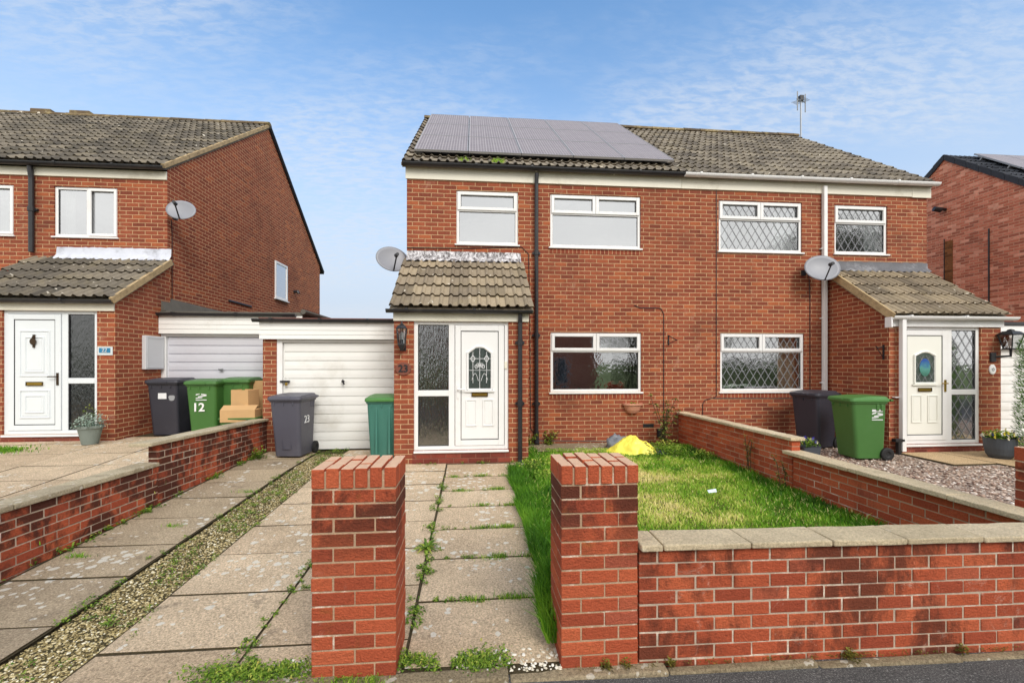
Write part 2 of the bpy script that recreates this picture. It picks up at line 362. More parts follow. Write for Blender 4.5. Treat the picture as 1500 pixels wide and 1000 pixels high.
M['terracotta'] = simple('terracotta', srgb(206, 146, 118), .8, .15, 8, dirt=srgb(206, 170, 150), dirt_amt=.4)
M['plaque'] = simple('brown_clay_plaque', srgb(120, 66, 50), .6, .15, 12)
M['pot_grey'] = simple('grey_green_pot', srgb(120, 130, 124), .7, .1, 10)
M['pot_dark'] = simple('slate_grey_planter', srgb(66, 72, 80), .6, .08, 8)
M['dish'] = simple('satellite_dish_grey', srgb(138, 140, 148), .45, .06, 3)
M['dish_arm'] = simple('dish_arm_dark', srgb(40, 42, 46), .5, .1)
M['steel'] = simple('galvanised_steel', srgb(150, 152, 154), .4, .1, metal=.7)
M['plate'] = simple('slate_blue_plate', srgb(206, 214, 216), .5, .1, 12)
M['blue'] = simple('blue_paint', srgb(40, 120, 160), .5, .1)
M['meter'] = simple('meter_box_grey', srgb(206, 208, 212), .45, .04, 3)
M['bag'] = simple('yellow_bag', srgb(244, 232, 92), .42, .08, 5, .02, 9)
M['sack'] = simple('grey_sack', srgb(120, 124, 132), .4, .3, 8, .02, 12)
M['bag_dark'] = simple('dark_blue_bag', srgb(56, 64, 84), .3, .3, 6, .02, 10)
M['bag_print'] = simple('black_print', srgb(30, 30, 30), .6, .1)
M['paper'] = simple('litter_paper', srgb(220, 232, 240), .7, .06, 10)
M['asphalt'] = ground_mat('asphalt', [(.25, (.02, .02, .021, 1)), (.45, (.065, .065, .066, 1)), (.58, (.13, .13, .13, 1)), (.7, (.42, .42, .40, 1))], 130, 3, .006)
M['concrete'] = slab_mat('edging_concrete', srgb(140, 128, 104), srgb(166, 152, 126), spots=.5)
M['soil'] = ground_mat('soil', [(.2, srgb(40, 34, 24)), (.5, srgb(80, 72, 46)), (.8, srgb(124, 116, 78))], 90, 3, .02)
M['slab'] = slab_mat('paving_slab', srgb(198, 176, 148), srgb(218, 197, 168))
M['slab_grey'] = slab_mat('paving_slab_grey', srgb(168, 152, 130), srgb(196, 178, 150))
M['slab_clean'] = slab_mat('pale_paving', srgb(200, 172, 134), srgb(222, 196, 156), spots=.05)
M['ground'] = ground_mat('meadow', [(.3, srgb(60, 84, 34)), (.7, srgb(96, 116, 54))], 20, .3, .02)
M['pebble'] = attr_mat('pebbles', [(0, srgb(80, 68, 40)), (.3, srgb(134, 118, 76)), (.6, srgb(172, 154, 104)), (.88, srgb(206, 190, 146)), (1, srgb(240, 234, 212))])
M['chips'] = attr_mat('pale_chips', [(0, srgb(180, 172, 150)), (.5, srgb(222, 214, 196)), (1, srgb(246, 244, 236))])
M['gravel'] = attr_mat('gravel_stones', [(0, srgb(80, 58, 50)), (.3, srgb(150, 120, 104)), (.6, srgb(196, 170, 150)), (.85, srgb(222, 206, 192)), (1, srgb(244, 238, 230))])
M['gravel_bed'] = ground_mat('gravel_bed', [(0, srgb(70, 56, 48)), (.5, srgb(160, 134, 116)), (1, srgb(226, 212, 198))], 40, 2, .02, vor=48)
M['turf'] = ground_mat('turf_soil', [(.3, srgb(56, 70, 22)), (.7, srgb(120, 120, 56))], 30, 2, .02)
GR = [(0, srgb(44, 86, 16)), (.25, srgb(80, 136, 28)), (.5, srgb(126, 176, 46)), (.72, srgb(184, 208, 84)), (.86, srgb(226, 222, 130)), (1, srgb(244, 230, 168))]
M['grass'] = leaf_mat('grass_blade', GR, trans=.3)
M['weed'] = leaf_mat('weed_leaf', [(0, srgb(48, 66, 22)), (.4, srgb(92, 128, 38)), (.75, srgb(146, 172, 60)), (1, srgb(196, 186, 96))])
M['moss'] = leaf_mat('moss_leaf', [(0, srgb(54, 50, 20)), (.5, srgb(110, 104, 40)), (1, srgb(150, 150, 60))])
M['shrub'] = leaf_mat('shrub_leaf', [(0, srgb(48, 66, 26)), (.5, srgb(94, 112, 46)), (1, srgb(146, 150, 78))])
M['ivy'] = leaf_mat('climber_leaf', [(0, srgb(70, 70, 30)), (.5, srgb(120, 116, 50)), (1, srgb(170, 156, 80))])
M['silver'] = leaf_mat('silver_leaf', [(0, srgb(96, 116, 100)), (.5, srgb(160, 180, 166)), (1, srgb(214, 226, 216))])
M['conifer'] = leaf_mat('conifer_leaf', [(0, srgb(34, 66, 16)), (.5, srgb(74, 124, 32)), (1, srgb(130, 176, 60))])
M['tree_leaf'] = leaf_mat('tree_leaf', [(0, srgb(26, 38, 14)), (.5, srgb(50, 68, 24)), (1, srgb(84, 100, 40))])
M['pansy'] = leaf_mat('pansy_petal', [(0, srgb(50, 44, 130)), (.3, srgb(90, 80, 180)), (.5, srgb(236, 220, 90)), (.8, srgb(240, 232, 200)), (1, srgb(250, 250, 250))])
M['bark'] = simple('bark', srgb(90, 74, 56), .95, .3, 8, .02, 20)
M['tarmac_road'] = M['asphalt']
def pv_mat():
    m, nt, p = new_mat('solar_cells'); co = objco(nt)
    sp = nd(nt, 'ShaderNodeSeparateXYZ', {0: co})
    fx = mth(nt, 'FRACT', mth(nt, 'MULTIPLY', sp.outputs[0], 1 / .052)); lx = mth(nt, 'LESS_THAN', fx, .3)
    fc = mth(nt, 'FRACT', mth(nt, 'MULTIPLY', sp.outputs[0], 1 / .157)); lc = mth(nt, 'LESS_THAN', fc, .03)
    fy = mth(nt, 'FRACT', mth(nt, 'MULTIPLY', sp.outputs[1], 1 / .157)); ly = mth(nt, 'LESS_THAN', fy, .04)
    ln = mth(nt, 'MAXIMUM', mth(nt, 'MULTIPLY', lx, .55), mth(nt, 'MAXIMUM', lc, ly))
    col = mixc(nt, ln, mixc(nt, nz(nt, co, 3, 3), srgb(112, 104, 108), srgb(142, 134, 136)), srgb(182, 176, 176))
    setp(nt, p, Base_Color=col, Roughness=.45, Specular_IOR_Level=.15); return m
M['pv'] = pv_mat()
M['alu'] = simple('aluminium_frame', srgb(170, 168, 168), .4, .05, metal=.3)

# ------------------------------------------------------------------ levels
def gz(x, y):                        # level of plot 23 (path, drive and lawn)
    return .02 + min(max((y - 2.4) * .036, 0), .165) - .012 * max(0, min(1, (2.9 - y) / .6)) * (x + .4)
def pavz(x): return .012 - .018 * x

# ------------------------------------------------------------------ setting
mb = MB(); mb.face([(-300, -300, -.6), (300, -300, -.6), (300, 400, -.6), (-300, 400, -.6)]); tag(mb.build('ground', M['ground']), kind='structure')
def sheet(name, mat, x0, x1, y0, y1, zf, nx=20, ny=20, dz=0):
    mb = MB(); xs = np.linspace(x0, x1, nx + 1); ys = np.linspace(y0, y1, ny + 1)
    n = 0
    for y in ys:
        for x in xs: mb.v.append((x, y, zf(x, y) + dz))
    for j in range(ny):
        for i in range(nx):
            a = j * (nx + 1) + i; mb.f.append((a, a + 1, a + nx + 2, a + nx + 1)); mb.c.append(.5); mb.m.append(0)
    return tag(mb.build(name, mat, smooth=True), kind='structure')
sheet('pavement', M['asphalt'], -16, 18, .2, 2.42, lambda x, y: pavz(x) - .012 + .006 * noise.noise((x * 1.5, y * 1.5, 0)), 60, 8)
sheet('road', M['tarmac_road'], -40, 40, -6.2, .05, lambda x, y: -.13 - .018 * max(-16, min(18, x)), 10, 3)
sheet('opposite_pavement', M['asphalt'], -40, 40, -8.3, -6.2, lambda x, y: .0 - .018 * max(-16, min(18, x)), 10, 2)
mb = MB()
for i in range(36):
    x0 = -16 + i * .94; mb.box(x0 + .005, x0 + .935, .05, .2, -.6, pavz(x0 + .47) - .008)
tag(mb.build('kerb', M['concrete'], bevel=.015), kind='structure')
M['joint_soil'] = ground_mat('joint_soil', [(.2, srgb(46, 38, 28)), (.5, srgb(80, 70, 50)), (.8, srgb(112, 102, 74))], 90, 3, .02)
sheet('garden_soil', M['joint_soil'], -3.62, -2.612, 2.40, 14, gz, 6, 60, dz=-.007)
sheet('garden_soil', M['soil'], -2.612, -2.148, 2.40, 14, gz, 4, 60, dz=-.028)
sheet('garden_soil', M['joint_soil'], -2.148, 1.1, 2.40, 14, gz, 16, 60, dz=-.007)
sheet('garden_soil', M['soil'], 1.1, 3.95, 2.40, 14, gz, 8, 40, dz=-.05)
# the edging strip between asphalt and plots
mb = MB()
x = -5.2
while x < 6:
    l = .9 + random.uniform(-.02, .02)
    z = pavz(x + l / 2)
    if x > 0.3 or x + l < -.3 or True:
        mb.box(x + .004, x + l - .004, 2.35 + random.uniform(-.008, .008), 2.405 if x > .3 else 2.44, z - .3, z + .006 + random.uniform(-.004, .005), c=random.random())
    x += l
tag(mb.build('path_edging', M['concrete'], bevel=.012), kind='structure')

# driveway and path slabs
def slab(mb, x0, x1, y0, y1, zf, gap=.0075, t=.05, tilt=.003, jit=.004):
    a = [random.uniform(-jit, jit) for _ in range(8)]
    P = [(x0 + gap + a[0], y0 + gap + a[1]), (x1 - gap + a[2], y0 + gap + a[3]), (x1 - gap + a[4], y1 - gap + a[5]), (x0 + gap + a[6], y1 - gap + a[7])]
    dz = [random.uniform(-tilt, tilt) for _ in range(4)]
    top = [(p[0], p[1], zf(*p) + d) for p, d in zip(P, dz)]; bot = [(p[0], p[1], q[2] - t) for p, q in zip(P, top)]
    n = len(mb.v); mb.v += bot + top; c = random.random()
    for q in ((3, 2, 1, 0), (4, 5, 6, 7), (0, 1, 5, 4), (1, 2, 6, 5), (2, 3, 7, 6), (3, 0, 4, 7)):
        mb.f.append(tuple(n + i for i in q)); mb.c.append(c); mb.m.append(0 if q == (4, 5, 6, 7) else 1)
mb = MB()
y = 2.47
ys = [2.46, 3.1, 3.72, 4.32, 4.92, 5.47, 6.05, 6.70]
for i in range(len(ys) - 1):
    slab(mb, -.38, .52 if i < 4 else .56, ys[i], ys[i + 1], gz)
    if i == 5: slab(mb, .56, .86, ys[i], ys[i + 1], gz)
    if i == 6: slab(mb, .56, 1.0, ys[i], ys[i + 1], gz)
tag(mb.build('garden_path', [M['slab'], M['joint_soil']], bevel=.004), kind='structure')
mb = MB()
yy = [2.12 + .02, 2.72, 3.33, 3.95, 4.55, 5.15, 5.76, 6.35, 6.95, 7.45, 7.9]
for i in range(len(yy) - 1):
    y0 = max(yy[i], 2.44)
    slab(mb, -2.14, -1.30, y0, yy[i + 1], gz)
    slab(mb, -1.30, -.385 if yy[i + 1] < 6.9 else -1.2, y0, yy[i + 1] + (.0), gz)
slab(mb, -1.2, -.385, 6.36, 6.76, gz)
tag(mb.build('driveway', [M['slab'], M['joint_soil']], bevel=.004), kind='structure')
mb = MB()
yl = [2.44, 3.03, 3.64, 4.2, 4.84, 5.45, 6.05, 6.65, 7.25, 7.9]
for i in range(len(yl) - 1):
    slab(mb, -3.47, -2.62, yl[i], yl[i + 1], gz)
tag(mb.build('driveway', [M['slab_grey'], M['joint_soil']], bevel=.004), kind='structure')
# plot 22
def gz22(x, y): return .16 + min(max((y - 2.4) * .055, 0), .275)
sheet('garden_soil', M['joint_soil'], -16, -3.6, 2.34, 14, gz22, 20, 60, dz=-.007)
mb = MB()
for i in range(9):
    for j in range(9):
        y0 = 2.5 + j * .62; x1 = -3.95 - i * .92
        if j > 8: continue
        slab(mb, x1 - .92, x1, y0, min(y0 + .62, 8.75), gz22)
tag(mb.build('driveway', [M['slab'], M['joint_soil']], bevel=.004), kind='structure')
# plot 24
def gz24(x, y): return .19 + .004 * math.sin(x * 3) * math.sin(y * 4) - (0.12 * max(0, min(1, (3.2 - y) / .8)))
sheet('gravel_bed', M['gravel_bed'], 3.9, 20, 2.34, 14, gz24, 60, 40, dz=0)
mb = MB()
for (a, b, c_, d) in ((7.0, 7.72, 5.86, 6.72), (7.73, 8.45, 5.62, 6.72), (8.46, 9.2, 5.4, 6.72), (9.21, 10.2, 4.6, 6.72)):
    slab(mb, a, b, c_, d, lambda x, y: .215, tilt=.002)
tag(mb.build('patio', [M['slab_clean'], M['joint_soil']], bevel=.004), kind='structure')

# ------------------------------------------------------------------ scattered stones (stuff)
def stones(name, mat, n, xr, yr, zf, smin, smax, ok=None, pile=.02):
    mb = MB()
    for _ in range(n):
        x = random.uniform(*xr); y = yr[0] + (yr[1] - yr[0]) * random.random() ** 1.3
        if ok and not ok(x, y): continue
        s_ = random.uniform(smin, smax); a = random.uniform(0, 6.3); z = zf(x, y) + random.uniform(-.2, .5) * s_ + random.random() * pile * .3
        k = 5; ca, sa = math.cos(a), math.sin(a); ex = random.uniform(.7, 1.3)
        rings = []
        for (rr, zz) in ((.75, -.35), (1, .05), (.6, .42)):
            rg = []
            for j in range(k):
                b = 2 * math.pi * j / k; q = rr * s_ * random.uniform(.8, 1.15)
                lx, ly = q * math.cos(b) * ex, q * math.sin(b) * .75
                rg.append((x + lx * ca - ly * sa, y + lx * sa + ly * ca, z + zz * s_ * .8))
            rings.append(rg)
        mb.ring(rings, c=random.random() ** .9)
    return tag(mb.build(name, mat), kind='stuff')
tag(stones('pebbles', M['pebble'], 15000, (-2.61, -2.15), (2.42, 7.7), lambda x, y: gz(x, y) - .031, .005, .0115), 'narrow strip of yellowish pebbles running between the drive slabs', 'pebbles')
tag(stones('gravel', M['gravel'], 9000, (3.98, 9.6), (3.0, 8.0), gz24, .012, .024, ok=lambda x, y: not (x > 6.85 and y > 5.8) and x < 2.4 * y), 'pinkish decorative gravel spread behind the low stone-capped wall', 'gravel')
tag(stones('white_chippings', M['chips'], 700, (-1.3, .5), (2.41, 2.58), lambda x, y: gz(x, y) - .005, .006, .016, ok=lambda x, y: (x > .1 or -.1 < x) or (-1.1 < x < -.86)), 'loose pale chippings between the two gate pillars', 'gravel')

# ------------------------------------------------------------------ garden walls
def brickwork(root, P0, ang, length, thick, z0, z1, mat, mortar, slope=0, ch=None, start=0, n=None):
    """real bricks in stretcher bond; local x along the wall, y into it"""
    Mx = Matrix.Translation((P0[0], P0[1], 0)) @ Matrix.Rotation(ang, 4, 'Z') @ Matrix(((1, 0, 0, 0), (0, 1, 0, 0), (slope, 0, 1, 0), (0, 0, 0, 1)))
    mb = MB(); n = n or max(1, round((z1 - z0) / .0755)); ch = (z1 - z0) / n
    for r in range(n):
        zb = z1 - (r + 1) * ch
        s = -.1125 if (r + start) % 2 else 0
        while s < length:
            a, b = max(s, 0), min(s + .215, length)
            if b - a > .03:
                j = random.uniform(-.0025, .0025); k = random.uniform(-.002, .002)
                mb.box(a + random.uniform(0, .002), b + random.uniform(-.002, .001), j, thick + j, zb + .005 + k, zb + ch - .005 + k, c=random.random(), M=Mx)
            s += .225
    mb.box(.004, length - .004, .0042, thick - .0042, z0, z1 - .002, m=1, M=Mx)
    return mb.build('brickwork', [mat, mortar], root, bevel=.0035), Mx
def coping(root, Mx, s0, s1, y0, y1, z, t, mat, lens, label=None):
    s = s0; out = []; i = 0
    while s < s1 - .02:
        l = lens[i % len(lens)]; e = min(s + l, s1); mb = MB()
        d = random.uniform(-.004, .004); z_ = z + random.uniform(-.002, .002)
        n = 6
        rr = []
        for q in range(n + 1):
            x = s + .003 + (e - s - .006) * q / n
            w = lambda: random.uniform(-.0025, .0025)
            rr.append([tuple(Mx @ Vector(p)) for p in ((x, y0 + d + w(), z_), (x, y1 + d + w(), z_), (x, y1 + d + w(), z_ + t + w()), (x, y0 + d + w(), z_ + t + w()))])
        mb.ring(rr, c=random.random())
        mb.build('coping_stone', mat, root, bevel=.008); s = e; i += 1
YF = 2.42
# front wall
fw = thing('garden_wall', 'low brick front wall with pale stone coping beside the pavement, right of the gate pillars', 'wall', (2.6, YF + .1, 0))
_, Mx = brickwork(fw, (.935, YF), 0, 4.6, .105, -.06, .645, M['gb_front'], M['mortar_pale'], slope=-.012, start=1)
coping(fw, Mx, .0, 4.6, -.035, .19, .646, .036, M['coping'], [.13, .52, .5, .47, .5, .6, .6])
# gate pillars
def pillar(x0, y0, z0, top, label, mirror=False, w=.44, d=.33):
    root = thing('gate_pillar', label, 'pillar', (x0 + w / 2, y0 + d / 2, z0), group='brick gate pillars')
    n = 13; ch = (top - .112 - z0) / n; mb = MB()
    Mx = Matrix.Translation((x0, y0, 0)); g = .0045
    def bk(a, b, c_, d_, zb):
        j = random.uniform(-.0025, .0025); k = random.uniform(-.002, .002)
        mb.box(a + g + j, b - g + j, c_ + g * (c_ > 0) + k, d_ - g + k, zb + .005, zb + ch - .005, c=random.random(), M=Mx)
    for r in range(n):
        zb = top - .112 - (r + 1) * ch
        if (r % 2 == 0):
            e = .1125
            bk(-g, e, 0, .22, zb); bk(e, w - e, 0, .11, zb); bk(w - e, w + g, 0, .22, zb)
            bk(-g, w / 2, .22, d + g, zb); bk(w / 2, w + g, .22, d + g, zb)
        else:
            h = .2475 if mirror else w / 2 + .003
            bk(-g, h, 0, .11, zb); bk(h, w + g, 0, .11, zb)
            bk(-g, .11, .11, d + g, zb); bk(w - .11, w + g, .11, d + g, zb)
    mb.box(x0 + .0035, x0 + w - .0035, y0 + .0038, y0 + d - .0035, z0 - .1, top - .018, m=1)
    mb.build('brickwork', [M['gb_pillar'], M['mortar_warm']], root, bevel=.004)
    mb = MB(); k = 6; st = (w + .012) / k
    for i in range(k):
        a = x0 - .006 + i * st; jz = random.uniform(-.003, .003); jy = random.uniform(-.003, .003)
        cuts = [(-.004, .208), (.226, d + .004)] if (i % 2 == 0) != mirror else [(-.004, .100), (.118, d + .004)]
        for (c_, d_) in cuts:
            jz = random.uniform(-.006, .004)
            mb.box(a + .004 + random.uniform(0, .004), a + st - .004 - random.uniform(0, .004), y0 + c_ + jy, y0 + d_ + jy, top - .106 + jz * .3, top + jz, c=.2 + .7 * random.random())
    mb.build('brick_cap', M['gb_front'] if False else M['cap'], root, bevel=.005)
    return root
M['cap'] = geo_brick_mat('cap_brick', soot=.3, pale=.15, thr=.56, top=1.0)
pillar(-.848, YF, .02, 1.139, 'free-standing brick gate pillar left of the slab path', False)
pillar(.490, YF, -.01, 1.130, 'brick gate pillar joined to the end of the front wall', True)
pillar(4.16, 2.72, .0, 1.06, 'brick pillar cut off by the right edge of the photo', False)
# wall on the left of the drive (two stepped lengths)
lw = thing('garden_wall', 'stepped soot-stained brick wall between the drive and house 22', 'wall', (-3.55, 5.2, .1))
# local x runs to +Y, local y to -X
_, Mx = brickwork(lw, (-3.5, 2.5), R(90), 2.78, .105, -.05, .60, M['gb_left'], M['mortar_pale'], slope=-.02)
coping(lw, Mx, 0, 2.78, -.02, .2, .601, .045, M['coping_grey'], [.6])
_, Mx = brickwork(lw, (-3.5, 5.28), R(90), 2.62, .105, 0.0, .785, M['gb_left'], M['mortar_pale'], slope=-.03)
coping(lw, Mx, -.16, 2.62, -.03, .2, .786, .04, M['coping_grey'], [.75])
# party wall on the right of the lawn (two stepped lengths)
rw = thing('garden_wall', 'stepped brick party wall with stone coping between the lawn and house 24', 'wall', (3.85, 5.2, .1))
_, Mx = brickwork(rw, (3.87, 8.04), R(-90), 2.98, .11, .0, .735, M['gb_right'], M['mortar_warm'], slope=.006)
coping(rw, Mx, .0, 3.02, -.04, .15, .736, .04, M['coping'], [.9])
_, Mx = brickwork(rw, (3.87, 5.04), R(-90), 2.4, .11, -.02, .585, M['gb_right'], M['mortar_warm'], slope=.006)
coping(rw, Mx, -.09, 2.38, -.08, .15, .586, .042, M['coping'], [.95])

# ------------------------------------------------------------------ house parts
def wall_holes(mb, Y, x0, x1, z0, z1, holes, depth=.1, m=0):
    xs = sorted({x0, x1, *[h[0] for h in holes], *[h[1] for h in holes]}); zs = sorted({z0, z1, *[h[2] for h in holes], *[h[3] for h in holes]})
    for i in range(len(xs) - 1):
        for j in range(len(zs) - 1):
            cx, cz = (xs[i] + xs[i + 1]) / 2, (zs[j] + zs[j + 1]) / 2
            if any(h[0] < cx < h[1] and h[2] < cz < h[3] for h in holes): continue
            mb.face([(xs[i], Y, zs[j]), (xs[i + 1], Y, zs[j]), (xs[i + 1], Y, zs[j + 1]), (xs[i], Y, zs[j + 1])], m=m)
    for a, b, c_, d in holes:
        mb.face([(a, Y, c_), (a, Y, d), (a, Y + depth, d), (a, Y + depth, c_)], m=m); mb.face([(b, Y, d), (b, Y, c_), (b, Y + depth, c_), (b, Y + depth, d)], m=m)
        mb.face([(a, Y, d), (b, Y, d), (b, Y + depth, d), (a, Y + depth, d)], m=m); mb.face([(b, Y, c_), (a, Y, c_), (a, Y + depth, c_), (b, Y + depth, c_)], m=m)
def frame_rect(mb, x0, x1, z0, z1, y0, y1, w, c=.5):
    mb.box(x0, x0 + w, y0, y1, z0, z1, c); mb.box(x1 - w, x1, y0, y1, z0, z1, c)
    mb.box(x0 + w, x1 - w, y0, y1, z1 - w, z1, c); mb.box(x0 + w, x1 - w, y0, y1, z0, z0 + w, c)
def clipline(p, q, x0, x1, z0, z1):
    t0, t1 = 0.0, 1.0; dx, dz = q[0] - p[0], q[1] - p[1]
    for pp, qq in ((-dx, p[0] - x0), (dx, x1 - p[0]), (-dz, p[1] - z0), (dz, z1 - p[1])):
        if abs(pp) < 1e-9:
            if qq < 0: return None
            continue
        r = qq / pp
        if pp < 0: t0 = max(t0, r)
        else: t1 = min(t1, r)
    if t0 >= t1: return None
    return (p[0] + dx * t0, p[1] + dz * t0), (p[0] + dx * t1, p[1] + dz * t1)
def strip(mb, a, b, Y, w, t=.004):
    d = Vector((b[0] - a[0], 0, b[1] - a[1])); L = d.length
    if L < .01: return
    d.normalize(); n_ = Vector((-d.z, 0, d.x)) * w / 2; A = Vector((a[0], Y, a[1])); B = Vector((b[0], Y, b[1]))
    mb.ring([[A - n_, A + n_, A + n_ - Vector((0, t, 0)), A - n_ - Vector((0, t, 0))], [B - n_, B + n_, B + n_ - Vector((0, t, 0)), B - n_ - Vector((0, t, 0))]])
def lattice(mb, x0, x1, z0, z1, Y, dw=.165, dh=.27, w=.0075):
    k = dh / dw; span = (x1 - x0) + (z1 - z0) / k
    i = -1
    off = ((x1 - x0) % dw) / 2
    while i * dw < span + dw:
        for s_ in (1, -1):
            bx = x0 + off + i * dw if s_ < 0 else x1 - off - i * dw
            p = (bx, z0); q = (bx + s_ * 5, z0 + 5 * k)
            r = clipline(p, q, x0, x1, z0, z1)
            if r: strip(mb, r[0], r[1], Y, w, .003 if s_ > 0 else .005)
        i += 1
def curtain(mb, x0, x1, z0, z1, Y, amp=.025, tie=0):
    n = 40; top = []; bot = []
    for i in range(n + 1):
        t = i / n; x = x0 + (x1 - x0) * t; yy = Y + amp * math.sin(t * (x1 - x0) / .05 * 1.0) + amp * .4 * math.sin(t * 23)
        top.append((x, yy, z1)); bot.append((x0 + (x1 - x0) * (t if tie >= 0 else t) * (1 - abs(tie)) + (tie * (x1 - x0) if tie > 0 else 0), yy, z0))
    mb.ring([bot, top], cap=False, closed=False)
def window(root, x0, x1, z0, z1, Y, top=.32, n=2, glass='glass', lead=False, cur=None, inter='interior', sill=True, frame='upvc', rec=.025, inset=0, solid=True, vsplit=None):
    y0, y1 = Y + rec, Y + rec + .07
    mb = MB(); fw_ = .05; frame_rect(mb, x0, x1, z0, z1, y0, y1, fw_)
    zt = z1 - (z1 - z0) * top
    panes = []; sash = MB()
    if top > 0:
        mb.box(x0 + fw_, x1 - fw_, y0, y1, zt - .025, zt + .025)
        for i in range(n):
            a = x0 + fw_ + (x1 - x0 - 2 * fw_) * i / n; b = x0 + fw_ + (x1 - x0 - 2 * fw_) * (i + 1) / n
            if i: mb.box(a - .022, a + .022, y0, y1, zt + .025, z1 - fw_)
            frame_rect(sash, a + .004 - (.03 if i == 0 else 0), b - .004 + (.03 if i == n - 1 else 0), zt + .0, z1 - .02, y0 - .022, y0 + .012, .056)
            panes.append((a + .03, b - .03, zt + .03, z1 - .05))
        panes.append((x0 + fw_ - .005, x1 - fw_ + .005, z0 + fw_ - .005, zt - .02))
    else:
        if vsplit:
            xm = x0 + (x1 - x0) * vsplit; mb.box(xm - .03, xm + .03, y0, y1, z0 + fw_, z1 - fw_)
            panes += [(x0 + fw_ - .005, xm - .025, z0 + fw_ - .005, z1 - fw_ + .005), (xm + .025, x1 - fw_ + .005, z0 + fw_ - .005, z1 - fw_ + .005)]
            frame_rect(sash, xm + .01, x1 - .02, z0 + .02, z1 - .02, y0 - .022, y0 + .012, .05)
        else: panes.append((x0 + fw_ - .005, x1 - fw_ + .005, z0 + fw_ - .005, z1 - fw_ + .005))
    w = mb.build('window', M[frame], root, bevel=.006)
    if sash.v: sash.build('sash', M[frame], w, bevel=.006)
    pm = MB(); gm = MB()
    for a, b, c_, d in panes:
        pm.face([(a, y0 + .03, c_), (b, y0 + .03, c_), (b, y0 + .03, d), (a, y0 + .03, d)])
        frame_rect(gm, a, b, c_, d, y0 + .014, y0 + .032, .009)
        if lead: pass
    pm.build('pane', M[glass], w); gm.build('gasket', M['black_plastic'], w)
    if lead:
        lm = MB()
        for i, (a, b, c_, d) in enumerate(panes):
            lattice(lm, a, b, c_, d, y0 + .026, *( (.13, .2) if (top > 0 and i < n) else (.155, .25)))
        lm.build('leading', M['lead_strip'], w)
    if sill:
        sm = MB(); sm.box(x0 - .03, x1 + .03, Y - .035, y1, z0 - .03, z0 - .002); sm.build('sill', M[frame], w, bevel=.006)
    if inter:
        im = MB(); D = 1.8
        im.face([(x0, Y + D, z0), (x1, Y + D, z0), (x1, Y + D, z1), (x0, Y + D, z1)][::-1])
        for q in ([(x0, Y + .1, z0), (x0, Y + D, z0), (x0, Y + D, z1), (x0, Y + .1, z1)], [(x1, Y + .1, z0), (x1, Y + D, z0), (x1, Y + D, z1), (x1, Y + .1, z1)], [(x0, Y + .1, z0), (x1, Y + .1, z0), (x1, Y + D, z0), (x0, Y + D, z0)], [(x0, Y + .1, z1), (x1, Y + .1, z1), (x1, Y + D, z1), (x0, Y + D, z1)]): im.face(q)
        im.build('room_interior', M[inter], w)
    for (a, b, mt, tie) in (cur or []):
        cm = MB(); curtain(cm, x0 + (x1 - x0) * a, x0 + (x1 - x0) * b, z0 + .02, z1 - .02, Y + .2, tie=tie); cm.build('curtain', M[mt], w, smooth=True)
    return w

def tiled_roof(name, root, O, U, Sv, W, L, mat, roll=.15, nc=None, gauge=.33, amp=.034, seg=8, tilew=2, base=True, lip=.044):
    O, U, Sv = Vector(O), Vector(U).normalized(), Vector(Sv).normalized(); N = U.cross(Sv).normalized()
    if N.z < 0: N = -N
    nc = nc or max(1, round(L / gauge)); g = L / nc; nr = max(1, round(W / roll)); ru = W / nr
    mb = MB(); K = nr * seg
    prof = [max(0, math.sin(2 * math.pi * (k / seg))) ** 1.1 for k in range(seg)]
    for j in range(nc):
        sag = [random.uniform(-.005, .005) for _ in range(nr // tilew + 2)]
        cc = [random.random() for _ in range(nr // tilew + 2)]
        n = len(mb.v)
        for row in range(3):
            for k in range(K + 1):
                h = amp * prof[k % seg]; ti = min(k // (seg * tilew), len(sag) - 1)
                s_ = j * g + (sag[ti] if row < 2 else .02 + g); 
                z = {0: .0, 1: lip + h, 2: .010 + h}[row] + sag[ti] * .6
                if row == 0: z = h - .006; s_ += .05
                mb.v.append(tuple(O + U * (k * ru / seg) + Sv * s_ + N * z))
        for row in range(2):
            for k in range(K):
                a = n + row * (K + 1) + k
                mb.f.append((a, a + 1, a + K + 2, a + K + 1)); mb.c.append(cc[min(k // (seg * tilew), len(cc) - 1)]); mb.m.append(0)
    if base:
        A = [O - N * .03, O + U * W - N * .03, O + U * W + Sv * L - N * .03, O + Sv * L - N * .03]; mb.face(A)
        B = [p - N * .05 for p in A]; mb.face(B)
        mb.face([A[0], A[1], B[1], B[0]]); mb.face([A[1], A[2], B[2], B[1]]); mb.face([A[3], A[0], B[0], B[3]])
    o = mb.build(name, mat, root, smooth=False)
    return o
def verge_strip(root, A, B, w, h, mat, name='verge'):
    A, B = Vector(A), Vector(B); d = (B - A).normalized(); u = Vector((1, 0, 0)) * w / 2; n_ = Vector((0, -d.z, d.y)) * h
    if n_.z < 0: n_ = -n_
    mb = MB(); n = 14; rr = []
    for i in range(n + 1):
        p = A + (B - A) * i / n; j = random.uniform(-.006, .006)
        rr.append([p - u, p + u, p + u + n_ * (1 + j * 4), p - u + n_ * (1 - j * 4)])
    mb.ring(rr); return mb.build(name, mat, root)
def ridge_tiles(root, x0, x1, Y, z, mat):
    mb = MB(); x = x0
    while x < x1 - .02:
        e = min(x + .45, x1); c = random.random(); r1 = .115 + random.uniform(-.004, .004)
        prof = lambda r: [(Y + r * 1.1 * math.cos(R(a)), z + r * .9 * math.sin(R(a)) - .03) for a in range(0, 181, 20)]
        rg = [[(x + .004, y_, z_) for y_, z_ in prof(r1)], [(e - .004, y_, z_) for y_, z_ in prof(r1 - .006)]]
        mb.ring(rg, c=c); x = e
    return mb.build('ridge', mat, root)
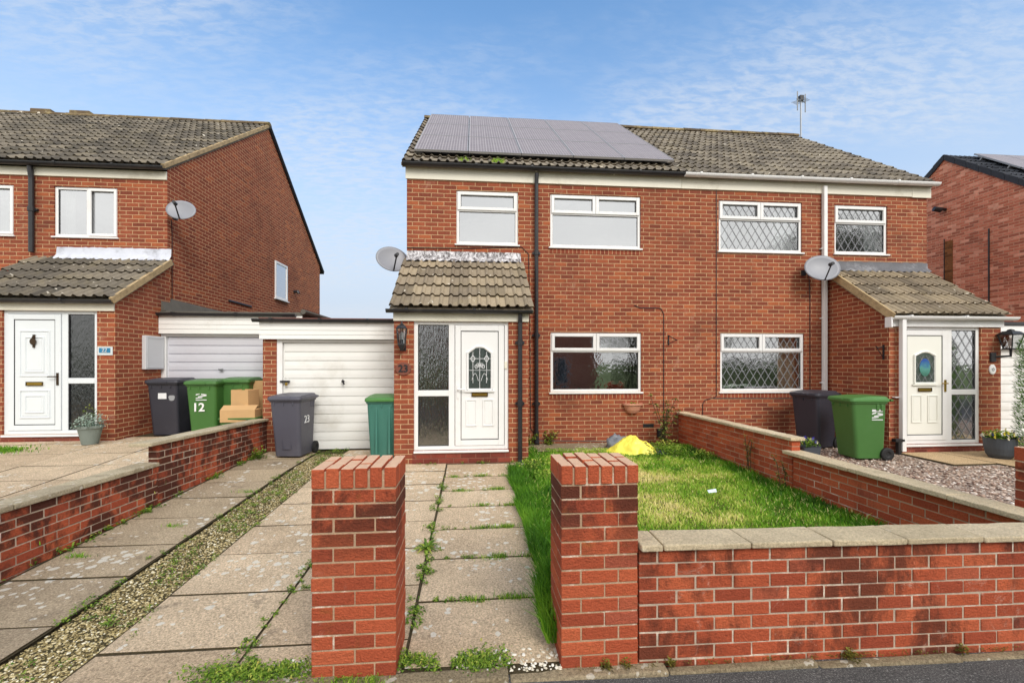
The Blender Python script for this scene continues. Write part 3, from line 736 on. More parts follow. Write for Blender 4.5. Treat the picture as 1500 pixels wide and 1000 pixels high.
def gutter(root, x0, x1, Y, z, mat, r=.055, joints=1.0, name='gutter', brackets=True):
    prof = [(Y - r * math.cos(R(a)), z - r * math.sin(R(a)) * 1.0) for a in range(0, 181, 15)]
    prof += [(Y + r * .9, z), (Y + r * .85 * math.cos(R(40)), z - r * .6), (Y, z - r * .9), (Y - r * .85 * math.cos(R(40)), z - r * .6), (Y - r * .9, z)]
    mb = MB(); mb.prism(prof, x0, x1)
    g = mb.build(name, mat, root)
    if brackets:
        x = x0 + .3
        while x < x1 - .1:
            b = MB()
            p2 = [(Y - (r + .008) * math.cos(R(a)), z + .004 - (r + .008) * math.sin(R(a))) for a in range(-10, 191, 20)]
            b.prism(p2, x - .02, x + .02); x += joints
            b.build('bracket', mat, g)
    return g
def pipe(root, pts, r, mat, name='downpipe', collars=()):
    mb = MB(); mb.tube(pts, r, 12)
    for z in collars: mb.tube([(pts[-1][0], pts[-1][1], z - .04), (pts[-1][0], pts[-1][1], z + .04)], r * 1.3, 12); mb.box(pts[-1][0] - r * 2, pts[-1][0] + r * 2, pts[-1][1] + r * .4, pts[-1][1] + r * 1.2, z - .02, z + .02)
    return mb.build(name, mat, root, smooth=False)
def cable(root, pts, mat='black_plastic', r=.007):
    mb = MB(); mb.tube(pts, r, 6); return mb.build('cable', M[mat], root)

# common section of the pair: front wall plane, eaves, ridge
YM, YPO = 8.06, 6.77
ZE = 5.02                       # top of the wall
O_EAVE = Vector((0, 7.95, 5.235)); RIDGE = Vector((0, 11.65, 8.0))
SL = (RIDGE - O_EAVE)
def body(root, x0, x1, Yf, Yb, z0, ze, zr, Yr, holes, mat, gmat, left=True, right=True, base=None, up=.0):
    mb = MB(); wall_holes(mb, Yf, x0, x1, z0, ze, holes)
    for X, on in ((x0, left), (x1, right)):
        if on:
            mb.face([(X, Yf, z0), (X, Yf, ze + up), (X, Yr, zr), (X, Yb, ze + up * .8), (X, Yb, z0)], m=1)
    mb.face([(x0, Yb, z0), (x1, Yb, z0), (x1, Yb, ze), (x0, Yb, ze)], m=1)
    return mb.build('wall', [mat, gmat], root)
def back_roof(root, x0, x1, Yr, zr, Yb, zb, mat):
    mb = MB(); mb.box(0, x1 - x0, 0, 1, -.08, 0)
    mb = MB(); mb.ring([[(x0, Yr, zr), (x0, Yb, zb), (x0, Yb, zb - .08), (x0, Yr, zr - .08)], [(x1, Yr, zr), (x1, Yb, zb), (x1, Yb, zb - .08), (x1, Yr, zr - .08)]])
    return mb.build('back_roof', mat, root)
def porch(root, x0, x1, Yp, Ym, z0, ztop, hole, lflank=True, tint=None):
    mb = MB(); wall_holes(mb, Yp, x0, x1, z0, ztop, [hole], depth=.1)
    for X in (x0, x1):
        mb.face([(X, Yp, z0), (X, Yp, ztop), (X, Ym, ztop + (Ym - Yp) * .735), (X, Ym, z0)], m=1)
    return mb.build('porch_wall', [M['brick'], M['brick_gable']], root)
def door_unit(root, x0, x1, z0, z1, Y, side, split, style, doormat='upvc', frame='upvc', glass='glass_rain', lead=False, zrail=.38, inter='interior'):
    """frame with a door and a glazed side panel; side = 'L' or 'R' gives the side panel's place, split its share of the width"""
    y0, y1 = Y + .03, Y + .10; f = .06
    mb = MB(); frame_rect(mb, x0, x1, z0, z1, y0, y1, f)
    W = x1 - x0
    xm = x0 + W * split if side == 'L' else x1 - W * split
    mb.box(xm - .045, xm + .045, y0, y1, z0 + f, z1 - f)
    mb.box(x0 - .0, x1 + .0, Y - .03, y1, z0 - .035, z0 - .002)
    fr = mb.build('door_frame', M[frame], root, bevel=.006)
    # side panel
    a, b = (x0 + f, xm - .045) if side == 'L' else (xm + .045, x1 - f)
    zr = z0 + (z1 - z0) * zrail
    sp = MB(); sp.box(a, b, y0, y1, zr - .045, zr + .045); sl = sp.build('sidelight', M[frame], root, bevel=.006)
    pm = MB(); gm = MB(); lm = MB()
    for c_, d in ((z0 + f, zr - .045), (zr + .045, z1 - f)):
        pm.face([(a, y0 + .03, c_), (b, y0 + .03, c_), (b, y0 + .03, d), (a, y0 + .03, d)]); frame_rect(gm, a, b, c_, d, y0 + .012, y0 + .03, .010)
        if lead: lattice(lm, a, b, c_, d, y0 + .024, .15, .235, .0065)
    pm.build('pane', M[glass], sl); gm.build('gasket', M['black_plastic'], sl)
    if lead: lm.build('leading', M['lead_strip'], sl)
    im = MB(); D = 1.1
    im.face([(x0 + f, Y + D, z0), (x1 - f, Y + D, z0), (x1 - f, Y + D, z1), (x0 + f, Y + D, z1)])
    im.face([(a, Y + .1, z0), (a, Y + D, z0), (a, Y + D, z1), (a, Y + .1, z1)]); im.face([(b, Y + .1, z0), (b, Y + D, z0), (b, Y + D, z1), (b, Y + .1, z1)])
    im.face([(a, Y + .1, z0), (b, Y + .1, z0), (b, Y + D, z0), (a, Y + D, z0)]); im.face([(a, Y + .1, z1), (b, Y + .1, z1), (b, Y + D, z1), (a, Y + D, z1)])
    im.build('room_interior', M[inter], sl)
    # door leaf
    a, b = (xm + .045, x1 - f) if side == 'L' else (x0 + f, xm - .045)
    lf = MB(); yl = y0 - .012
    frame_rect(lf, a + .008, b - .008, z0 + f + .004, z1 - f - .006, yl, y1, .085)
    door = lf.build('door', M[frame], root, bevel=.006)
    A, B, C_, D_ = a + .1, b - .1, z0 + f + .1, z1 - f - .1
    pn = MB(); yq = yl + .010
    glz = style.get('glass')     # (x0,x1,z0,zs,zt) in 0..1 of the panel
    def ux(t): return A + (B - A) * t
    def uz(t): return C_ + (D_ - C_) * t
    pn.box(A, B, yq, y1 - .004, C_, D_); panel = pn.build('door_panel', M[doormat], door, bevel=.004)
    gp = MB(); frame_rect(gp, A - .012, B + .012, C_ - .012, D_ + .012, yl + .004, yq + .006, .012); gp.build('gasket', M['black_plastic'], door)
    mo = MB()
    for (q0, q1, r0, r1) in style.get('panels', []):
        x_0, x_1, z_0, z_1 = ux(q0), ux(q1), uz(r0), uz(r1)
        pk = .0022 * len(mo.f) / 30; frame_rect(mo, x_0, x_1, z_0, z_1, yq - .012 - pk, yq + .002, .018); mo.box(x_0 + .035, x_1 - .035, yq - .004 - pk, yq + .0023 + pk, z_0 + .035, z_1 - .035)
    for (q0, q1, r0, r1, rise) in style.get('arches', []):
        x_0, x_1, z_0, z_1 = ux(q0), ux(q1), uz(r0), uz(r1)
        pts = [(x_0, yq - .004, z_0), (x_0, yq - .004, z_1)] + [(x_0 + (x_1 - x_0) * t, yq - .004, z_1 + rise * math.sin(math.pi * t)) for t in [i / 10 for i in range(1, 10)]] + [(x_1, yq - .004, z_1), (x_1, yq - .004, z_0), (x_0, yq - .004, z_0)]
        mo.tube(pts, .013, 6)
    if mo.v: mo.build('moulding', M[doormat], door, bevel=.004)
    if glz:
        x_0, x_1, z_0, zs, zt = ux(glz[0]), ux(glz[1]), uz(glz[2]), uz(glz[3]), uz(glz[4]); xm_ = (x_0 + x_1) / 2
        poly = [(x_0, z_0), (x_1, z_0), (x_1, zs), (xm_ + (x_1 - xm_) * .35, zt - .008), (xm_, zt), (x_0 + (xm_ - x_0) * .65, zt - .008), (x_0, zs)]
        g = MB(); g.face([(x_, yq - .004, z_) for x_, z_ in poly]); pane = g.build('door_pane', M[style.get('gmat', 'glass_dark')], door)
        fm = MB()
        for i in range(len(poly)):
            p, q = poly[i], poly[(i + 1) % len(poly)]
            fm.tube([(p[0], yq - .008, p[1]), (q[0], yq - .008, q[1])], .019, 6)
        fm.box(x_0 - .04, x_1 + .04, yq - .028, yq, z_0 - .035, z_0 - .012)
        fm.build('moulding', M[doormat], door)
        l2 = MB(); Yl = yq - .006; w_ = .007
        if style.get('motif') == 'lead':
            xa, xb = x_0 + (x_1 - x_0) * .22, x_0 + (x_1 - x_0) * .78; zz = z_0 + (zt - z_0) * .72
            for X in (xa, xb): strip(l2, (X, z_0 + .1), (X, zs + .02), Yl, w_)
            strip(l2, (xm_, z_0), (xm_, zt), Yl, w_)
            strip(l2, (x_0, zz), (x_1, zz), Yl, w_); strip(l2, (x_0, z_0 + (zt - z_0) * .45), (x_1, z_0 + (zt - z_0) * .45), Yl, w_ * .8)
            for X in (xa, xb):
                for i in range(4):
                    q = [(X, zz + .055), (X + .035, zz), (X, zz - .055), (X - .035, zz)]; strip(l2, q[i], q[(i + 1) % 4], Yl - .002, .01)
            zc = z_0 + (zt - z_0) * .5
            for k in range(5):
                an = R(30 + 30 * k); cx_, cz_ = xm_ + .06 * math.cos(an), zc + .05 * math.sin(an)
                pts = [(cx_ + .022 * math.cos(R(t)), cz_ + .03 * math.sin(R(t))) for t in range(0, 361, 45)]
                for i in range(8): strip(l2, pts[i], pts[i + 1], Yl - .002, .009)
            for s_ in (-1, 1):
                pts = [(xm_ + s_ * (.02 + .1 * t), z_0 + (zt - z_0) * (.2 + .18 * math.sin(t * 3))) for t in [i / 6 for i in range(7)]]
                for i in range(6): strip(l2, pts[i], pts[i + 1], Yl, .006)
            l2.build('leading', M['sticker'], door)
        else:
            lattice(l2, x_0 + .01, x_1 - .01, z_0, zs, Yl, .12, .2, .006); l2.build('leading', M['lead_strip'], door)
            ov = MB(); cz_ = (z_0 + zt) / 2
            ov.ring([[(xm_ + .098 * math.cos(R(t)), yq - .006 - e, cz_ + .15 * math.sin(R(t))) for t in range(0, 360, 12)] for e in (0, .006)]); ov.build('stained_glass', M['stained'], door)
    hd = style.get('handle', 'brass'); hx = (a + .05) if style.get('hside') == 'L' else b - .05
    hz = z0 + (z1 - z0) * style.get('hz', .45); hb = MB()
    hb.box(hx - .016, hx + .016, yl - .012, yl, hz - .11, hz + .09); sgn = 1 if style.get('hside') == 'L' else -1
    hb.tube([(hx, yl - .012, hz + .03), (hx, yl - .05, hz + .03), (hx + sgn * .11, yl - .05, hz + .03 )], .010, 8)
    hb.build('handle', M[hd], door)
    lb = MB(); lx, lz = (A + B) / 2, uz(style.get('lz', .42))
    lb.box(lx - .125, lx + .125, yq - .012, yq, lz - .032, lz + .032); lbo = lb.build('letterbox', M['brass'], door, bevel=.006)
    l3 = MB(); frame_rect(l3, lx - .125, lx + .125, lz - .032, lz + .032, yq - .018, yq - .010, .010); l3.build('letterbox_rim', M['iron_brown'], door)
    return door, (A, B, C_, D_, yq)
def stained():
    m, nt, p = new_mat('stained_glass'); co = objco(nt)
    z = nd(nt, 'ShaderNodeSeparateXYZ', {0: co}).outputs[2]
    col = ramp(nt, mth(nt, 'ADD', mth(nt, 'MULTIPLY', mth(nt, 'SUBTRACT', z, 1.45), 2.2), mth(nt, 'MULTIPLY', nz(nt, co, 16, 2), .35)), [(.2, srgb(60, 100, 84)), (.5, srgb(90, 150, 140)), (.62, srgb(70, 120, 150)), (.8, srgb(50, 84, 160))])
    setp(nt, p, Base_Color=col, Roughness=.2); return m
M['stained'] = stained()

# ================================================================== HOUSE 23
Z23 = .16
XL, XPARTY, XR = -1.172, 3.93, 9.03
h23 = thing('brick_house', 'red brick semi with solar panels on its roof and a white front door numbered 23', 'house', (1.4, YM, Z23))
def whole(px0, px1, py0, py1, Y):
    pm = (px0 + px1) / 2
    return (Xp(px0, Y), Xp(px1, Y), Zp(pm, py1, Y), Zp(pm, py0, Y))
w1 = whole(668.5, 759, 280, 358, YM); w2 = whole(806, 938.5, 286, 363, YM); w3 = whole(806.5, 939.5, 487, 574, YM)
body(h23, XL, XPARTY, YM, 15.2, 0, ZE, 8.0, 11.65, [w1, w2, w3], M['brick'], M['brick_gable'], right=False)
window(h23, *w1, YM, top=.36, n=1, glass='glass_up', inter='interior_pale')
window(h23, *w2, YM, top=.36, n=2, glass='glass_up', inter='interior_pale')
window(h23, *w3, YM, top=.31, n=2, glass='glass')
mb = MB(); mb.box(w3[0] - .0, w3[1] + .05, YM - .004, YM + .02, w3[2] - .115, w3[2] - .034); mb.build('brick_sill', M['brick_edge'], h23)
mb = MB(); mb.box(w2[0] - .0, w2[1] + .0, YM - .004, YM + .02, w2[2] - .115, w2[2] - .034); mb.build('brick_sill', M['brick_edge'], h23)
mb = MB(); mb.box(XL - .02, XPARTY, YM - .03, YM - .003, 4.985, 5.21); mb.build('fascia', M['upvc_cream'], h23, bevel=.004)
gutter(h23, XL - .06, XPARTY - .002, YM - .135, 5.225, M['black_plastic'])
tiled_roof('roof', h23, (XL - .07, O_EAVE.y, O_EAVE.z), (1, 0, 0), SL, XPARTY - XL + .07, SL.length, M['tile'])
ridge_tiles(h23, XL - .07, XPARTY, 11.65, 8.03, M['ridge']); back_roof(h23, XL - .07, XPARTY, 11.65, 8.0, 15.5, 5.15, M['tile'])
verge_strip(h23, (XL - .05, O_EAVE.y, O_EAVE.z - .06), (XL - .05, 11.65, 7.95), .06, .05, M['tile'])
mb = MB(); mb.box(3.72, 4.05, 11.75, 11.95, 7.9, 8.19); mb.build('roof_vent', M['ridge'], h23, bevel=.02)
# porch
ZP = Zp(590, 470, YPO)
hole = whole(606, 745, 472, 659, YPO); hole = (hole[0], hole[1], hole[2] + .0, ZP + .01)
PX1 = XL + 2.03
pw = porch(h23, XL - .002, PX1, YPO, YM, 0, ZP + .12, (hole[0], hole[1], hole[2], hole[3]))
mb = MB(); mb.box(hole[0] - .02, hole[1] + .02, YPO - .003, YPO + .1, 0, hole[2] - .036); mb.build('plinth', M['plinth'], h23)
door_unit(h23, hole[0], hole[1], hole[2], hole[3], YPO, 'L', .395, dict(glass=(.17, .83, .46, .80, .86), motif='lead', panels=[(.12, .42, .12, .37), (.58, .88, .12, .37)], hside='L', handle='upvc', lz=.415, hz=.455), glass='glass_rain', zrail=.44)
mb = MB(); mb.box(XL - .01, PX1 + .005, YPO - .028, YPO - .003, ZP + .0, ZP + .125); mb.build('fascia', M['upvc_cream'], h23, bevel=.004)
gutter(h23, XL - .1, PX1 + .05, YPO - .10, ZP + .165, M['black_plastic'])
pe = Vector((XL - .06, YPO - .09, ZP + .19)); pt = Vector((XL - .06, YM - .0, Zp(670, 383, YM)))
tiled_roof('porch_roof', h23, pe, (1, 0, 0), pt - pe, PX1 - XL + .13, (pt - pe).length, M['tile_porch'], nc=5, amp=.036, roll=.145)
def flashing(root, x0, x1, Y, z0, z1, mat):
    mb = MB(); n = 40; lo = []; hi = []
    for i in range(n + 1):
        x = x0 + (x1 - x0) * i / n
        lo.append((x, Y - .10 + .004 * math.sin(x * 40), z0 - .045 + .012 * math.sin(x * 44) + random.uniform(-.01, .01))); hi.append((x, Y - .012 + random.uniform(-.004, .004), z1 + random.uniform(-.006, .006)))
    mid = [(a[0], Y - .022, z0 + .05) for a in lo]
    mb.ring([lo, mid, hi], cap=False, closed=False); return mb.build('flashing', mat, root, smooth=True)
flashing(h23, XL, PX1 + .02, YM, pt.z + .03, Zp(680, 369, YM), M['flash'])
# rainwater pipes and cables
xd = Xp(786, YM - .07)
dp = pipe(h23, [(xd, YM - .09, 5.14), (xd, YM - .06, 4.95), (xd, YM - .06, .42)], .036, M['black_plastic'], collars=(3.7, 2.2, .95))
mb = MB(); mb.tube([(xd, YM - .06, .45), (xd, YM - .06, .28), (xd, YM - .14, .22)], .045, 10); mb.build('shoe', M['black_plastic'], dp)
xq = Xp(762, YPO - .06)
pipe(h23, [(xq, YPO - .08, ZP + .13), (xq, YPO - .05, ZP - .02), (xq, YPO - .05, .17)], .034, M['black_plastic'], collars=(ZP - .32, ZP - 1.25))
cx = Xp(972, YM)
cable(h23, [(Xp(929, YM), YM - .008, Zp(929, 447, YM)), (Xp(937, YM), YM - .008, Zp(937, 451, YM)), (Xp(960, YM), YM - .008, Zp(960, 451, YM)), (Xp(968, YM), YM - .008, Zp(968, 452, YM)), (cx, YM - .008, Zp(972, 460, YM)), (cx, YM - .008, .35)])
cable(h23, [(Xp(596, YM), YM - .008, Zp(596, 363, YM)), (Xp(690, YM), YM - .008, Zp(690, 364, YM)), (Xp(764, YM), YM - .008, Zp(764, 362, YM)), (Xp(774, YM), YM - .008, Zp(774, 372, YM)), (Xp(776, YM), YM - .008, Zp(776, 440, YM)), (Xp(777, YM), YM - .008, .5), (Xp(790, YM), YM - .008, Zp(790, 645, YM)), (Xp(900, YM), YM - .008, Zp(900, 646, YM))])
mb = MB(); mb.box(Xp(942, YM), Xp(957.5, YM), YM - .006, YM + .02, Zp(950, 625.5, YM), Zp(950, 620.5, YM)); mb.build('air_vent', M['dark_iron'], h23)
mb = MB(); mb.box(Xp(962, YM), Xp(970.5, YM), YM - .05, YM - .002, Zp(966, 640, YM), Zp(966, 627, YM)); mb.build('cable_box', M['dark_iron'], h23, bevel=.008)
mb = MB(); bx, bz = Xp(979, YM), Zp(979, 497, YM)
mb.box(bx - .012, bx + .012, YM - .012, YM - .002, bz - .11, bz + .08); mb.tube([(bx, YM - .01, bz + .07), (bx + .05, YM - .16, bz), (bx + .07, YM - .22, bz - .03)], .008, 6)
mb.tube([(bx, YM - .01, bz - .09), (bx + .06, YM - .2, bz - .02)], .006, 6)
br = mb.build('basket_bracket', M['dark_iron']); tag(br, 'small black iron basket bracket on bare brick between the two lower windows', 'bracket')
mb = MB(); dbx = Xp(741, YPO); mb.box(dbx - .022, dbx + .022, YPO + .01, YPO + .03, Zp(741, 540, YPO), Zp(741, 529, YPO)); mb.build('doorbell', M['upvc_cream'], h23, bevel=.006)

# solar panels, five columns of three
Nr = Vector((1, 0, 0)).cross(SL).normalized(); Nr = Nr if Nr.z > 0 else -Nr
def roofpt(x, s): return Vector((x, O_EAVE.y, O_EAVE.z)) + SL.normalized() * s
names_r = ['bottom', 'middle', 'top']; names_c = ['leftmost', 'second from left', 'centre', 'second from right', 'rightmost']
x0p, x1p, s0p, s1p = -1.06, 3.85, .36, SL.length - .06
pwid, phei = (x1p - x0p) / 5, (s1p - s0p) / 3
proto = None
Mrot = Matrix(((1, 0, 0), (0, SL.normalized().y, Nr.y), (0, SL.normalized().z, Nr.z))).to_4x4()
for r_ in range(3):
    for c_ in range(5):
        pos = roofpt(x0p + pwid * (c_ + .5), s0p + phei * (r_ + .5)) + Nr * .15
        if proto is None:
            root = thing('solar_panel', '', 'solar panel')
            w_, h_ = pwid - .012, phei - .014
            mb = MB(); mb.box(-w_ / 2 + .012, w_ / 2 - .012, -h_ / 2 + .012, h_ / 2 - .012, -.02, .0); mb.build('cells', M['pv'], root, local=True)
            mb = MB()
            mb.box(-w_ / 2, -w_ / 2 + .013, -h_ / 2, h_ / 2, -.035, .004); mb.box(w_ / 2 - .013, w_ / 2, -h_ / 2, h_ / 2, -.035, .004)
            mb.box(-w_ / 2, w_ / 2, -h_ / 2, -h_ / 2 + .013, -.035, .0035); mb.box(-w_ / 2, w_ / 2, h_ / 2 - .013, h_ / 2, -.035, .0035); mb.build('frame', M['alu'], root, local=True)
            mb = MB(); mb.box(-w_ / 2, w_ / 2, -h_ * .3, -h_ * .3 + .04, -.13, -.036); mb.build('mounting_rail', M['alu'], root, local=True); mb = MB(); mb.box(-w_ / 2, w_ / 2, h_ * .3, h_ * .3 + .04, -.13, -.036); mb.build('mounting_rail', M['alu'], root, local=True)
            proto = root; o = root
        else: o = copy_tree(proto)
        o.rotation_euler = Mrot.to_euler(); o.location = pos
        tag(o, f'grey solar panel in the {names_r[r_]} row of the array, {names_c[c_]} of five', 'solar panel', 'solar panels on the roof of house 23')

# ================================================================== HOUSE 24
h24 = thing('brick_house', 'red brick semi with leaded windows, white gutter and ivory front door', 'house', (6.4, YM, .17))
v1 = whole(1053, 1175, 295, 369, YM); v2 = whole(1222.5, 1300, 301, 372, YM); v3 = whole(1055, 1178, 488, 573, YM)
body(h24, XPARTY, XR, YM, 15.2, 0, ZE, 8.0, 11.65, [v1, v2, v3], M['brick'], M['brick_gable'], left=False)
window(h24, *v1, YM, top=.36, n=2, glass='glass_lead', lead=True, inter='interior', cur=[(.02, .15, 'curtain_white', 0), (.72, .98, 'curtain_white', 0)])
window(h24, *v2, YM, top=.36, n=1, glass='glass_lead', lead=True, inter='interior', cur=[(.72, .98, 'curtain_white', 0)])
window(h24, *v3, YM, top=.31, n=2, glass='glass', lead=True, cur=[(.76, .99, 'curtain', 0)])
mb = MB(); mb.box(v3[0], v3[1] + .03, YM - .004, YM + .02, v3[2] - .115, v3[2] - .034); mb.build('brick_sill', M['brick_edge'], h24)
mb = MB(); mb.box(XPARTY + .003, XR + .03, YM - .03, YM - .003, 4.985, 5.21); mb.box(XR - .35, XR + .06, YM - .036, YM - .0305, 4.97, 5.20); mb.build('fascia', M['upvc_cream'], h24, bevel=.004)
gutter(h24, XPARTY + .004, XR + .1, YM - .14, 5.225, M['upvc'], r=.06)
tiled_roof('roof', h24, (XPARTY, O_EAVE.y, O_EAVE.z), (1, 0, 0), SL, XR - XPARTY + .05, SL.length, M['tile'])
ridge_tiles(h24, XPARTY, XR + .03, 11.65, 8.03, M['ridge']); back_roof(h24, XPARTY, XR + .05, 11.65, 8.0, 15.5, 5.15, M['tile'])
ZQ = Zp(1400, 479, YPO)
QX0, QX1 = 6.90, 8.97
hq = whole(1318, 1441, 480, 650, YPO); hq = (Xp(1318, YPO), Xp(1437, YPO), Zp(1380, 650, YPO), ZQ + .01)
porch(h24, QX0, QX1, YPO, YM, 0, ZQ + .12, hq)
mb = MB(); mb.box(hq[0] - .02, hq[1] + .02, YPO - .003, YPO + .1, 0, hq[2] - .036); mb.build('plinth', M['plinth'], h24)
door_unit(h24, *hq, YPO, 'R', .37, dict(glass=(.2, .8, .52, .80, .84), motif='oval', panels=[(.12, .42, .12, .40), (.58, .88, .12, .40)], hside='R', handle='brass', lz=.455, hz=.50), doormat='door_ivory', glass='glass_lead', lead=True, zrail=.44)
mb = MB(); mb.box(QX0 - .05, QX1 + .03, YPO - .028, YPO - .003, ZQ, ZQ + .125); mb.box(QX0 - .08, QX0 - .052, YPO - .12, YPO + .0, ZQ - .02, ZQ + .15); mb.build('fascia', M['upvc'], h24, bevel=.004)
gutter(h24, QX0 - .05, QX1 + .16, YPO - .10, ZQ + .165, M['upvc'], r=.058)
qe = Vector((QX0 - .05, YPO - .09, ZQ + .185)); qt = Vector((QX0 - .05, YM, Zp(1300, 398, YM)))
tiled_roof('porch_roof', h24, qe, (1, 0, 0), qt - qe, QX1 - QX0 + .12, (qt - qe).length, M['tile_porch'], nc=5, amp=.036)
verge_strip(h24, qe + Vector((-.005, .0, -.08)), qt + Vector((-.005, -.02, -.07)), .035, .12, M['verge'])
flashing(h24, QX0 - .02, XR, YM, qt.z + .03, Zp(1290, 384, YM), M['lead'])
xw = Xp(1208, YM - .05)
mb = MB(); mb.box(xw - .036, xw + .036, YM - .085, YM - .013, .2, 5.12)
for z in (2.55, 3.9, 1.3): mb.box(xw - .075, xw + .044, YM - .05, YM - .001, z, z + .02)
mb.build('downpipe', M['upvc'], h24, bevel=.008)
xw = Xp(1322, YPO - .08)
mb = MB(); mb.box(xw - .036, xw + .036, YPO - .12, YPO - .048, .24, ZQ + .12); mb.box(xw - .11, xw + .04, YPO - .07, YPO - .001, 1.12, 1.135); d2 = mb.build('downpipe', M['upvc'], h24, bevel=.008)
mb = MB(); mb.tube([(xw - .03, YPO - .07, .26), (xw - .03, YPO - .07, .16), (xw + .12, YPO - .1, .17)], .03, 8); mb.box(xw - .16, xw + .01, YPO - .12, YPO - .04, .40, .45); mb.box(xw - .1, xw - .05, YPO - .11, YPO - .05, .15, .42); mb.build('drain_trap', M['dark_iron'], d2, bevel=.01)
cxp = Xp(1049, YM)
cable(h24, [(cxp, YM - .008, 4.98), (cxp, YM - .008, Zp(1049, 580, YM)), (Xp(1046, YM), YM - .008, Zp(1046, 582, YM)), (Xp(1032, YM), YM - .008, Zp(1032, 586, YM)), (Xp(1029, YM), YM - .008, Zp(1029, 592, YM)), (Xp(1029, YM), YM - .008, .6)])
cable(h24, [(Xp(1046, YM), YM - .009, Zp(1046, 583, YM)), (Xp(1180, YM), YM - .009, Zp(1180, 583, YM))])
cable(h24, [(Xp(1180, YM), YM - .04, Zp(1180, 398, YM)), (Xp(1185, YM), YM - .01, Zp(1185, 410, YM)), (Xp(1186, YM), YM - .008, Zp(1186, 440, YM)), (Xp(1186, YM), YM - .008, Zp(1186, 580, YM))])
mb = MB(); bx, bz = Xp(1304, YPO + .02), Zp(1304, 515, YPO)
mb.box(QX0 - .012, QX0 - .002, YPO + .08, YPO + .11, bz - .13, bz + .12); mb.tube([(QX0 - .01, YPO + .09, bz + .09), (QX0 - .2, YPO + .0, bz + .06), (QX0 - .24, YPO - .0, bz + .09)], .008, 6); mb.tube([(QX0 - .01, YPO + .09, bz - .1), (QX0 - .22, YPO, bz + .06)], .006, 6)
tag(mb.build('basket_bracket', M['dark_iron']), 'black iron basket bracket on the corner of the ivory-doored porch', 'bracket')

# ================================================================== HOUSE 22
Y22, P22 = 9.07, 7.75
X22 = -5.85
Z22 = .40
h22 = thing('brick_house', 'red brick gable-ended house on the left with a white panelled door', 'house', (-9, Y22, Z22))
u1 = whole(79, 172, 274, 348, Y22); u1 = (u1[0], u1[1], Zp(125, 347, Y22), Zp(125, 274, Y22))
u0 = (Xp(-70, Y22), Xp(20, Y22), Zp(0, 344, Y22), Zp(0, 270, Y22))
ze22 = Zp(245, 262, Y22); yr22 = 13.3; zr22 = Zp(388, 184, yr22); yb22 = 17.6
body(h22, -17, X22, Y22, yb22, 0, ze22, zr22 - .1, yr22, [u1, u0], M['brick'], M['brick_gable'], left=True, up=.19)
window(h22, *u1, Y22, top=0, vsplit=.52, glass='glass_up', inter='interior_pale', cur=[(.04, .2, 'curtain_white', 0)])
window(h22, *u0, Y22, top=0, vsplit=.45, glass='glass_up', inter='interior_pale', cur=[(.6, .97, 'curtain_white', 0)])
mb = MB(); mb.box(-17, X22 - .0, Y22 - .03, Y22 - .003, ze22 - .03, ze22 + .13); mb.build('fascia', M['upvc_cream'], h22, bevel=.004)
gutter(h22, -17, X22 + .03, Y22 - .14, ze22 + .175, M['black_plastic'])
e22 = Vector((-17, Y22 - .12, ze22 + .2)); r22 = Vector((-17, yr22, zr22))
tiled_roof('roof', h22, e22, (1, 0, 0), r22 - e22, X22 + 17 + .02, (r22 - e22).length, M['tile_old'])
ridge_tiles(h22, -17, X22 + .05, yr22, zr22 + .02, M['ridge']); back_roof(h22, -17, X22 + .06, yr22, zr22, yb22 + .3, ze22, M['tile_dark'])
verge_strip(h22, (X22 + .01, e22.y, e22.z - .05), (X22 + .01, yr22, zr22 - .05), .055, .075, M['verge'])
verge_strip(h22, (X22 + .03, yb22 + .3, ze22 - .05), (X22 + .03, yr22, zr22 - .06), .06, .09, M['dark_iron'])
for px in (61, 118):
    xx = Xp(px, yr22); mb = MB(); mb.box(xx - .26, xx + .26, yr22 - .05, yr22 + .15, zr22, zr22 + .17); mb.build('ridge_vent', M['ridge'], h22, bevel=.02)
px0 = Xp(-30, P22); PX22 = Xp(168.5, P22)
Z2T = Zp(80, 455, P22)
h2 = (Xp(3, P22), Xp(142, P22), Zp(80, 636, P22), Z2T + .01)
porch(h22, px0, PX22, P22, Y22, 0, Z2T + .12, h2)
mb = MB(); mb.box(h2[0] - .02, h2[1] + .02, P22 - .003, P22 + .1, 0, h2[2] - .036); mb.build('plinth', M['plinth'], h22)
dr, (A, B, C_, D_, yq) = door_unit(h22, *h2, P22, 'R', .36, dict(panels=[(.12, .88, .46, .9), (.12, .88, .06, .33), (.26, .74, .50, .84), (.26, .74, .11, .28)], hside='R', handle='iron_brown', lz=.39, hz=.45), doormat='upvc_cool', frame='upvc_cool', glass='glass_dark', zrail=.43)
mb = MB(); kx, kz = (A + B) / 2, C_ + (D_ - C_) * .80
mb.lathe([(.001, 0), (.02, .004), (.026, .02), (.012, .035)], (kx, yq - .02, kz + .04), 10); mb.ring([[(kx + .045 * math.cos(R(t)), yq - .03 - e, kz + .055 * math.sin(R(t)) - .01) for t in range(0, 360, 30)] for e in (0, .012)]); mb.box(kx - .012, kx + .012, yq - .03, yq, kz - .11, kz + .1); mb.build('knocker', M['iron_brown'], dr)
mb = MB(); mb.box(px0, PX22 + .0, P22 - .028, P22 - .003, Z2T, Z2T + .125); mb.build('fascia', M['upvc_cream'], h22, bevel=.004)
gutter(h22, px0, PX22 + .05, P22 - .10, Z2T + .165, M['black_plastic'])
te = Vector((px0 - .4, P22 - .09, Z2T + .19)); tt = Vector((px0 - .4, Y22, Zp(150, 380, Y22)))
tiled_roof('porch_roof', h22, te, (1, 0, 0), tt - te, PX22 - px0 + .45, (tt - te).length, M['tile_old'], nc=5, amp=.036)
